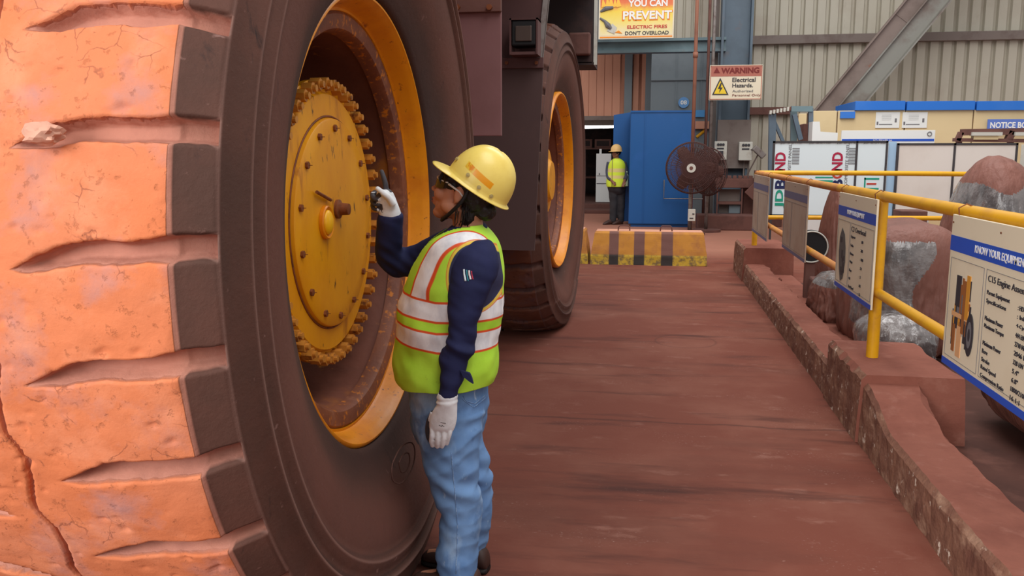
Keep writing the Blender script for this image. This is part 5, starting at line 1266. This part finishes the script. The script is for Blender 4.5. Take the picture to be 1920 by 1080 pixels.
tube(bm, rings, .0065, 8); obj('chin_strap', bm, M_black, helm, smooth=True)
# ---- shirt
SH = V((-.70, 2.95, 1.1))
def fold(c, n, s=1.0): return (nz((c.x*.7, c.y*.7, c.z*1.0), 9, 2)*.006+nz((c.x*.45, c.y*.45, c.z*1.3+c.x*.6), 24, 5)*.0045)*s
bm = NB(); loft(bm, slices(shrink(vest_rows, .93), 3)); loft(bm, slices(narm, 4))
limb(bm, [atY(*p) for p in FA], FR, 28)
# collar and button tab of the cuff
nk = neck1; torus(bm, neck1.lerp(neck0, .28)+V((-.002, 0, -.004)), neck0-neck1, .058, .011, 32, 10)
el_z = atY(860, 655, 2.77).z
def shirt_disp(c, n):
    k = 1+2.2*math.exp(-((c.z-el_z)/.07)**2)*(1 if c.y < 2.83 else 0)
    f = fold(c, n)*k
    if c.y < 2.84 and c.x > -.80: f += .004*math.sin((c.z+.25*(c.x+.65))*95)*math.exp(-((c.z-el_z+.015)/.055)**2)
    if c.x < -.80: f += .0035*math.sin((c.x+c.z)*110)*math.exp(-(((c.x+.93)**2+(c.z-1.16)**2)/.007))
    return f
me = fuse(bm, .0052, 5, shirt_disp); shirt = link_mesh('work_shirt', me, M_navy, person, True)
bm = NB(); tb_ = [atY(x, y, 2.755-.03) for x, y in ((862, 694), (880, 700), (884, 708), (887, 720), (880, 716), (868, 706))]; prism(bm, tb_, (0, .012, 0)); obj('cuff_tab', bm, M_navy, shirt)
# ---- reflective vest
PHI = .36
Fb = V((-math.cos(PHI), -math.sin(PHI), 0)); Lb = V((math.sin(PHI), -math.cos(PHI), 0))
bm = NB(); rows = slices(vest_rows, 7, 150, 2.25, grow=.006)
vl, vf, va = (bm.verts.layers.float.new(k) for k in ('vl', 'vf', 'va'))
ac = atY(889, 520, 2.80)
rr_ = []
hemz = rows[-1][0].z
for ri, ring in enumerate(rows):
    c0 = sum(ring, V())/len(ring); out = []
    for p in ring:
        q = V(p); d_ = V((p.x-c0.x, p.y-c0.y, 0)).normalized()
        w_ = ss(1.25, 1.0, p.z)
        q += d_*((nz((q.x, q.y, q.z*.4), 7, 1)*.008+nz((q.x, q.y, q.z*1.1), 20, 3)*.004)*(.4+w_)+.004*math.sin(q.z*30+q.x*20)*w_)
        if ri > len(rows)-10: q.z += .010*nz((q.x, q.y, 0), 9, 8)*(ri-len(rows)+10)/10
        v = bm.verts.new(q); d2 = q-c0
        v[vf] = d2.dot(Fb); v[vl] = d2.dot(Lb); v[va] = math.sqrt(((q.x-ac.x)/.083)**2+((q.z-ac.z)/.118)**2) if q.y < 2.93 else 9
        out.append(v)
    rr_.append(out)
for i in range(len(rr_)-1):
    for k in range(150):
        q = (rr_[i][k], rr_[i][(k+1) % 150], rr_[i+1][(k+1) % 150], rr_[i+1][k])
        m4 = sum(v[va] for v in q)/4; f4 = sum(v[vf] for v in q)/4; l4 = sum(v[vl] for v in q)/4; z4 = sum(v.co.z for v in q)/4
        if m4 < .66: continue
        if f4 > .0 and abs(l4-.0) < (z4-1.13)*.50-.012 and z4 > 1.13: continue      # V neck
        bm.faces.new(q)
loose = [v for v in bm.verts if not v.link_faces]; bmesh.ops.delete(bm, geom=loose, context='VERTS')
me = bpy.data.meshes.new('safety_vest'); bmesh.ops.recalc_face_normals(bm, faces=bm.faces); bm.to_mesh(me); bm.free()
M_vest = bpy.data.materials.new('lime vest cloth'); M_vest.use_nodes = True; N, L, B = nodes_of(M_vest); B.inputs['Roughness'].default_value = .7
tc = N.new('ShaderNodeTexCoord'); sep = N.new('ShaderNodeSeparateXYZ'); L.new(tc.outputs['Object'], sep.inputs[0]); zz = sep.outputs[2]
al, af, aa = attr(N, 'vl'), attr(N, 'vf'), attr(N, 'va')
zz = math_n(N, L, 'ADD', zz, math_n(N, L, 'MULTIPLY', math_n(N, L, 'MINIMUM', sep.outputs[0], 0.0), .15))
lime = mixn(N, L, tex(N, L, 6, 5, lo=.45, hi=.75), lin((190, 240, 66)), lin((170, 226, 52)))
dirt = tex(N, L, 22, 7, .7, (1, 1, .8), lo=.60, hi=.72); dz = band(N, L, zz, .74, .86, .03)
lime = mixn(N, L, math_n(N, L, 'MULTIPLY', math_n(N, L, 'MULTIPLY', dirt, dz), .55), lime, lin((92, 120, 40)))
silver = mixn(N, L, tex(N, L, 18, 5, .6, (1, 1, .5), lo=.45, hi=.7), lin((248, 248, 250)), lin((214, 216, 224)))
orr = lin((232, 84, 34))
zU1, zU0, zL1, zL0 = atY(839, 570, 2.775).z, atY(839, 603, 2.775).z, atY(836, 628, 2.775).z, atY(828, 660, 2.775).z
labs = math_n(N, L, 'ABSOLUTE', math_n(N, L, 'ADD', al, 0))
lt_ = math_n(N, L, 'ADD', labs, math_n(N, L, 'MULTIPLY', math_n(N, L, 'SUBTRACT', zz, 1.1), -.06))
up_ = band(N, L, zz, zU1, 2)
c_ = lime
c_ = mixn(N, L, math_n(N, L, 'MULTIPLY', up_, band(N, L, lt_, .092, .156, .0012)), c_, orr)
c_ = mixn(N, L, math_n(N, L, 'MULTIPLY', up_, band(N, L, lt_, .100, .148, .0012)), c_, silver)
armc = [band(N, L, aa, .95, 1.03, .01), band(N, L, aa, 1.03, 1.06, .01), band(N, L, aa, 0, .95, .01)]
for z1_, z0_ in ((zU1, zU0), (zL1, zL0)):
    c_ = mixn(N, L, band(N, L, zz, z0_-.008, z1_+.008, .001), c_, orr); c_ = mixn(N, L, band(N, L, zz, z0_, z1_, .001), c_, silver)
for w__, k__ in zip(armc, (lin((236, 200, 70)), lin((226, 120, 50)), lin((38, 42, 78)))): c_ = mixn(N, L, w__, c_, k__)
L.new(c_, B.inputs['Base Color'])
bp = N.new('ShaderNodeBump'); bp.inputs['Strength'].default_value = .25; bp.inputs['Distance'].default_value = .006; L.new(tex(N, L, 30, 5, .6, (1, 1, .6), lo=0, hi=1), bp.inputs['Height']); L.new(bp.outputs[0], B.inputs['Normal'])
vest = link_mesh('safety_vest', me, M_vest, person, True)
so = vest.modifiers.new('thick', 'SOLIDIFY'); so.thickness = .003; so.offset = 1
# ---- jeans
bm = NB(); loft(bm, slices(pelvis, 4)); loft(bm, slices(nleg, 4)); loft(bm, slices(fleg, 4))
kz = atY(850, 905, 2.87).z
def jean_disp(c, n):
    f = nz((c.x*.8, c.y*.8, c.z*.8), 7, 12)*.009+(abs(nz((c.x*.6, c.y*.6, c.z*1.1-c.x*.6), 15, 31))-.2)*-.012
    f += nz((c.x*.5, c.y*.5, c.z*1.2+c.x*.8), 20, 9)*.006*(.5+math.exp(-((c.z-kz)/.12)**2)+.8*math.exp(-((c.z-.08)/.10)**2))
    f += .005*math.sin((c.z+.45*c.x)*70)*math.exp(-((c.z-kz-.0)/.05)**2)
    f += .004*math.sin((c.z-.35*c.x)*80)*math.exp(-((c.z-.66)/.04)**2)*(1 if c.x > -.68 else .2)
    return f
me = fuse(bm, .0058, 4, jean_disp)
lowz = .035
jeans = link_mesh('jeans', me, M_jean, person, True)
# seam down the side and the back pocket
def surf(o_, px, py, Yguess):
    p0 = V((0, 0, CAM_H)); d_ = ray(px, py).normalized(); off = V(person.location)
    ok, hit, nn, idx = o_.ray_cast(p0-off, d_)
    return (hit+off, nn) if ok else (atY(px, py, Yguess), V((0, -1, 0)))
bpy.context.view_layer.update()
M_seam = mat('pale denim seam', (146, 174, 208), .85, 0, [((104, 138, 184), 60, .40, .55)])
def stitch(name, pts, r, parent, o_, m):
    bm = NB(); P_ = []
    for a, b in zip(pts[:-1], pts[1:]):
        for k in range(6): t = k/6; h, nn = surf(o_, a[0]+(b[0]-a[0])*t, a[1]+(b[1]-a[1])*t, 2.85); P_.append(h+nn*.0006)
    h, nn = surf(o_, pts[-1][0], pts[-1][1], 2.85); P_.append(h+nn*.0006)
    tube(bm, P_, r, 6); return obj(name, bm, m, parent, smooth=True)
stitch('side_seam', [(846, 848), (850, 890), (854, 935), (858, 985), (857, 1030), (855, 1075)], .0018, jeans, jeans, M_seam)
stitch('pocket_seam', [(868, 742), (874, 752), (890, 757), (908, 742)], .0016, jeans, jeans, M_seam)
stitch('pocket_seam', [(866, 748), (888, 764), (910, 746)], .0014, jeans, jeans, M_seam)
# sleeve badge: four short bright strokes
for k, (x0, c_) in enumerate(((870, (214, 226, 232)), (875, (60, 150, 160)), (879.5, (236, 228, 230)), (884, (190, 60, 84)))):
    stitch('sleeve_badge', [(x0, 505+k), (x0+.5, 514), (x0+3, 527-(k > 1)*3)], .0034 if k % 2 == 0 else .0022, shirt, shirt, mat('badge thread', c_, .7))
# ---- gloves
YH = 2.752
bm = NB()
loft(bm, slices([(736, 822, 857, 2.75, .036), (744, 819, 858, 2.75, .037), (748, 821, 857, 2.75, .035), (753, 818, 858, 2.75, .036), (757, 820, 857, 2.75, .034), (764, 815, 857, 2.752, .031), (776, 809, 857, 2.755, .026), (790, 805, 856, 2.758, .022), (802, 805, 853, 2.76, .018), (808, 808, 850, 2.762, .013)], 4, 30))
for (k0, k1, k2, k3, r0) in (((811, 800), (810, 815), (809, 827), (811, 835), .0100), ((822, 802), (821, 818), (820, 830), (820, 837), .0103), ((833, 802), (832, 818), (830, 830), (829, 837), .0100), ((845, 799), (843, 813), (840, 824), (838, 832), .0088)):
    finger(bm, [atY(*k0, 2.758), atY(*k1, 2.757), atY(*k2, 2.764), atY(*k3, 2.774)], r0, r0*.80)
finger(bm, [atY(814, 774, 2.775), atY(806, 790, 2.785), atY(803, 804, 2.792), atY(804, 818, 2.796), atY(807, 826, 2.80)], .0135, .009)
me = fuse(bm, .0024, 2, lambda c, n: nz(c, 60, 3)*.0006)
g1 = link_mesh('glove', me, [M_glove, M_coat], person, True)
for p in me.polygons:
    c = p.center+V(person.location)
    if c.y > 2.772 and c.z < atY(830, 770, 2.76).z: p.material_index = 1
bm = NB(); 
for (x0, y0, x1, y1) in ((823, 797, 829, 800), (826, 792, 836, 794), (828, 797, 833, 800)):
    a, b = surf(g1, x0, y0, 2.74)[0], surf(g1, x1, y1, 2.74)[0]; tube(bm, [a, b], .0011, 5)
obj('glove_print', bm, M_ink, g1)
# raised hand, index finger up, other fingers curled towards the hub
bm = NB()
loft(bm, slices([(408, 712, 752, 3.022, .034), (400, 711, 751, 3.02, .034), (392, 709, 749, 3.016, .030), (382, 706, 745, 3.01, .030), (370, 705, 740, 3.005, .032), (360, 708, 735, 3.0, .030), (355, 712, 730, 3.0, .022)], 4, 30, 2.3))
finger(bm, [atY(724, 362, 3.0), atY(722.5, 346, 2.998), atY(719, 332, 3.0), atY(715.5, 322, 3.004)], .0115, .0082)
for i, (dy, Y_) in enumerate(((0, 3.004), (10, 3.012), (19, 3.02))):
    finger(bm, [atY(713, 362+dy, Y_+.018), atY(702, 361+dy, Y_+.01), atY(698, 367+dy, Y_-.008), atY(702, 373+dy, Y_-.026), atY(709, 374+dy, Y_-.028)], .0100-.0006*i, .0082-.0005*i)
finger(bm, [atY(738, 384, 2.985), atY(729, 371, 2.972), atY(718, 362, 2.966), atY(708, 354, 2.968)], .0135, .0088)
me = fuse(bm, .0024, 2, lambda c, n: nz(c, 60, 3)*.0006)
g2 = link_mesh('glove', me, [M_glove, M_coat], person, True)
Z1 = atY(722, 357, 3).z; XF = atY(709, 370, 3).x; ZF = atY(709, 361, 3).z
for p in me.polygons:
    c = p.center+V(person.location)
    if (c.z > Z1-.006 and c.y > 2.984) or (c.x < XF and c.z < ZF) or (c.z < ZF and c.x < XF+.022 and c.y < 2.99 and c.z > ZF-.07 and nz(c, 40) > -.1): p.material_index = 1
# ---- shoes
def shoe(heel, toe, wd=.047):
    heel, toe = V(heel), V(toe); d_ = (toe-heel); Ln = d_.length; d_.normalize(); s_ = V((-d_.y, d_.x, 0))
    st_ = [(0, .5, .055), (.03, .74, .085), (.12, .84, .105), (.28, .84, .115), (.42, .84, .100), (.56, .92, .080), (.70, 1.0, .066), (.84, .95, .058), (.94, .74, .048), (.99, .45, .034)]
    def body_(z0, zf, grow):
        bm = NB(); rings = []
        for t, w_, h in cat(st_, 3):
            c = heel+d_*(Ln*t); ring = []; hh = (h if zf is None else zf)
            for k in range(24):
                a = 2*PI*k/24; x = math.cos(a); z = math.sin(a); x = math.copysign(abs(x)**.75, x)
                ring.append(c+s_*(x*(wd*w_+grow)*(1 if z < 0 or zf is not None else (1-.28*max(0, z)))) + V((0, 0, z0+(hh-z0)*(.5+.5*math.copysign(abs(z)**.8, z)))))
            rings.append(ring)
        loft(bm, rings); return bm
    s = obj('shoe', body_(.012, None, 0), M_shoe, person, smooth=True); obj('sole', body_(0, .024, .003), M_sole, s, smooth=True)
    bm = NB()
    for t, h in ((.45, .098), (.52, .088), (.59, .079)):
        c = heel+d_*(Ln*t)+V((0, 0, h)); tube(bm, [c-s_*.026+V((0, 0, -.012)), c-s_*.012, c+s_*.012+d_*.006, c+s_*.026+V((0, 0, -.012))], .0028, 6)
    c = heel+d_*(Ln*.44)+V((0, 0, .104))
    for sg in (-1, 1): tube(bm, [c, c+s_*sg*.022+V((0, 0, .008)), c+s_*sg*.034+d_*.012, c+s_*sg*.012], .0024, 6)
    obj('lace', bm, M_sole, s, smooth=True)
shoe((-.575, 3.03, 0), (-.845, 3.07, 0)); shoe((-.575, 2.865, 0), (-.835, 2.885, 0))

# ---- second person far away beside the blue cabinet
YQ = 19.45
p2 = thing('person', 'distant worker in yellow vest and dark trousers standing left of the blue cabinet', 'person', (-.76, YQ, 0))
def gz(rows): return [(y, l, r, Y, h) for y, l, r, Y, h in rows]
v2 = [(297, 1151, 1162, YQ, .07), (301, 1146, 1168, YQ, .11), (308, 1141, 1173, YQ, .14), (325, 1139, 1173, YQ, .15), (342, 1137, 1174, YQ, .16), (350, 1138, 1173, YQ, .16)]
l2a = [(342, 1139, 1157, YQ, .11), (360, 1141, 1158, YQ, .10), (380, 1143, 1158, YQ, .09), (400, 1143, 1157, YQ, .08), (416, 1143, 1155, YQ, .08)]
l2b = [(342, 1153, 1173, YQ+.05, .11), (360, 1154, 1173, YQ+.05, .10), (380, 1156, 1172, YQ+.05, .09), (400, 1157, 1171, YQ+.05, .08), (416, 1158, 1170, YQ+.05, .08)]
Fq = V((-.75, -.66, .0)).normalized(); Lq = V((.66, -.75, 0)).normalized(); Hq = atY(1155.5, 287, YQ)
MQ = Matrix(((Fq.x, Lq.x, 0, Hq.x), (Fq.y, Lq.y, 0, Hq.y), (0, 0, 1, Hq.z), (0, 0, 0, 1)))
bm = NB(); head_shapes(bm, MQ, 1.0); tube(bm, [Hq+V((0, 0, -.05)), Hq+V((.01, .02, -.2))], [.055, .065], 16)
loft(bm, slices(shrink(v2, .85), 2, 20)); loft(bm, slices(shrink(l2a, .8), 2, 16)); loft(bm, slices(shrink(l2b, .8), 2, 16))
arm_a = [atY(1169, 304, YQ), atY(1173, 318, YQ), atY(1174, 330, YQ-.05), atY(1170, 342, YQ-.18)]; arm_b = [atY(1143, 304, YQ), atY(1140, 320, YQ), atY(1141, 332, YQ-.06), atY(1149, 341, YQ-.18)]
for ar in (arm_a, arm_b):
    limb(bm, ar, [.045, .04, .035, .03], 12)
    h = ar[-1]; dd_ = (ar[-1]-ar[-2]).normalized(); sv = dd_.cross(V((0, 0, 1))).normalized(); ell(bm, h+dd_*.03, (.035, .04, .03), None, 12, 8)
    for k in range(4): b0_ = h+dd_*.05+sv*(-.027+.018*k); finger(bm, [b0_, b0_+dd_*(.03+.004*(k in (1, 2))), b0_+dd_*.05+V((0, 0, -.02))], .011, .009)
    finger(bm, [h+sv*-.03, h+sv*-.05+dd_*.03+V((0, 0, .01)), h+sv*-.045+dd_*.055], .012, .010)
me = fuse(bm, .009, 2); link_mesh('body', me, mat('dark brown skin', (132, 88, 68), .5), p2, True)
bm = NB(); loft(bm, slices(shrink(l2a, 1.0), 3)); loft(bm, slices(l2b, 3)); loft(bm, slices([(338, 1139, 1173, YQ, .15), (350, 1139, 1173, YQ, .15), (358, 1141, 1172, YQ, .14), (364, 1146, 1168, YQ, .08)], 3))
me = fuse(bm, .012, 3, lambda c, n: nz(c, 9)*.01); link_mesh('trousers', me, mat('dark work trousers', (44, 42, 46), .8, 0, [((60, 56, 58), 5, .5, .7)]), p2, True)
bm = NB(); loft(bm, slices(shrink(v2, .96), 3))
for ar in (arm_a, arm_b): limb(bm, [ar[0], ar[1], ar[2], ar[2].lerp(ar[3], .6)], [.066, .058, .05, .045], 14)
me = fuse(bm, .011, 3); link_mesh('shirt', me, mat('grey blue shirt', (70, 74, 90), .8), p2, True)
M_v2 = bpy.data.materials.new('yellow vest cloth'); M_v2.use_nodes = True; N, L, B = nodes_of(M_v2); B.inputs['Roughness'].default_value = .7
tc = N.new('ShaderNodeTexCoord'); sep = N.new('ShaderNodeSeparateXYZ'); L.new(tc.outputs['Object'], sep.inputs[0]); zz = sep.outputs[2]; c_ = lin((214, 236, 60)); c0_ = N.new('ShaderNodeRGB'); c0_.outputs[0].default_value = c_; c_ = c0_.outputs[0]
zf = lambda y: atY(1155, y, YQ-.15).z
for y0, y1 in ((316, 323), (329, 335)): c_ = mixn(N, L, band(N, L, zz, zf(y1), zf(y0), .004), c_, lin((224, 204, 130)))
mx_ = atY(1148.5, 320, YQ).x+.76; c_ = mixn(N, L, band(N, L, sep.outputs[0], mx_-.012, mx_+.012, .004), c_, lin((150, 150, 60)))
L.new(c_, B.inputs['Base Color'])
bm = NB(); loft(bm, slices([(y, l-.5, r+.2, Y, h+.02) for y, l, r, Y, h in v2], 4)); obj('vest', bm, M_v2, p2, smooth=True)
bm, _ = helmet_mesh(Hq+V((0, 0, .045))+Fq*.0, Fq, Lq, V((0, 0, 1)), .130, .118, .15, .05); 
h2 = obj('hard_hat', bm, mat('dusty orange yellow helmet', (228, 186, 120), .5), p2, smooth=True)
bm = NB(); ell(bm, (-.02, 0, .03), (.10, .088, .09), MQ); obj('hair', bm, M_hair, p2, smooth=True)
for y_, x_, tx in ((YQ-.0, 1146, 1138), (YQ+.05, 1163, 1157)):
    c = atY(x_+4, 418, y_); tt = V((-.22, -.16, 0)); bm = NB(); rings = []
    for t, w_, h in cat([(0, .6, .07), (.1, .85, .11), (.35, .85, .12), (.6, 1, .09), (.85, .9, .06), (1, .4, .03)], 3):
        q = V((c.x, y_, 0))+tt*t; s_ = V((.16, -.22, 0)).normalized()
        rings.append([q+s_*(.052*w_*math.cos(2*PI*k/16))+V((0, 0, h/2+h/2*math.sin(2*PI*k/16))) for k in range(16)])
    loft(bm, rings); obj('shoe', bm, M_shoe, p2, smooth=True)
# water bottle held at the side
q = atY(1175, 334, YQ-.05); t = thing('drink_bottle', 'pale bottle at the side of distant worker, touching the blue cabinet', 'bottle', (q.x, YQ-.05, q.z-.18))
bm = NB(); prof_ = [(.035, 0), (.04, .01), (.04, .24), (.018, .30), (.018, .33)]
tube(bm, [(q.x, YQ-.05, q.z-.18+z) for r, z in prof_], [r for r, z in prof_], 16); obj('bottle', bm, mat('pale green bottle', (206, 232, 190), .4), t, smooth=True)
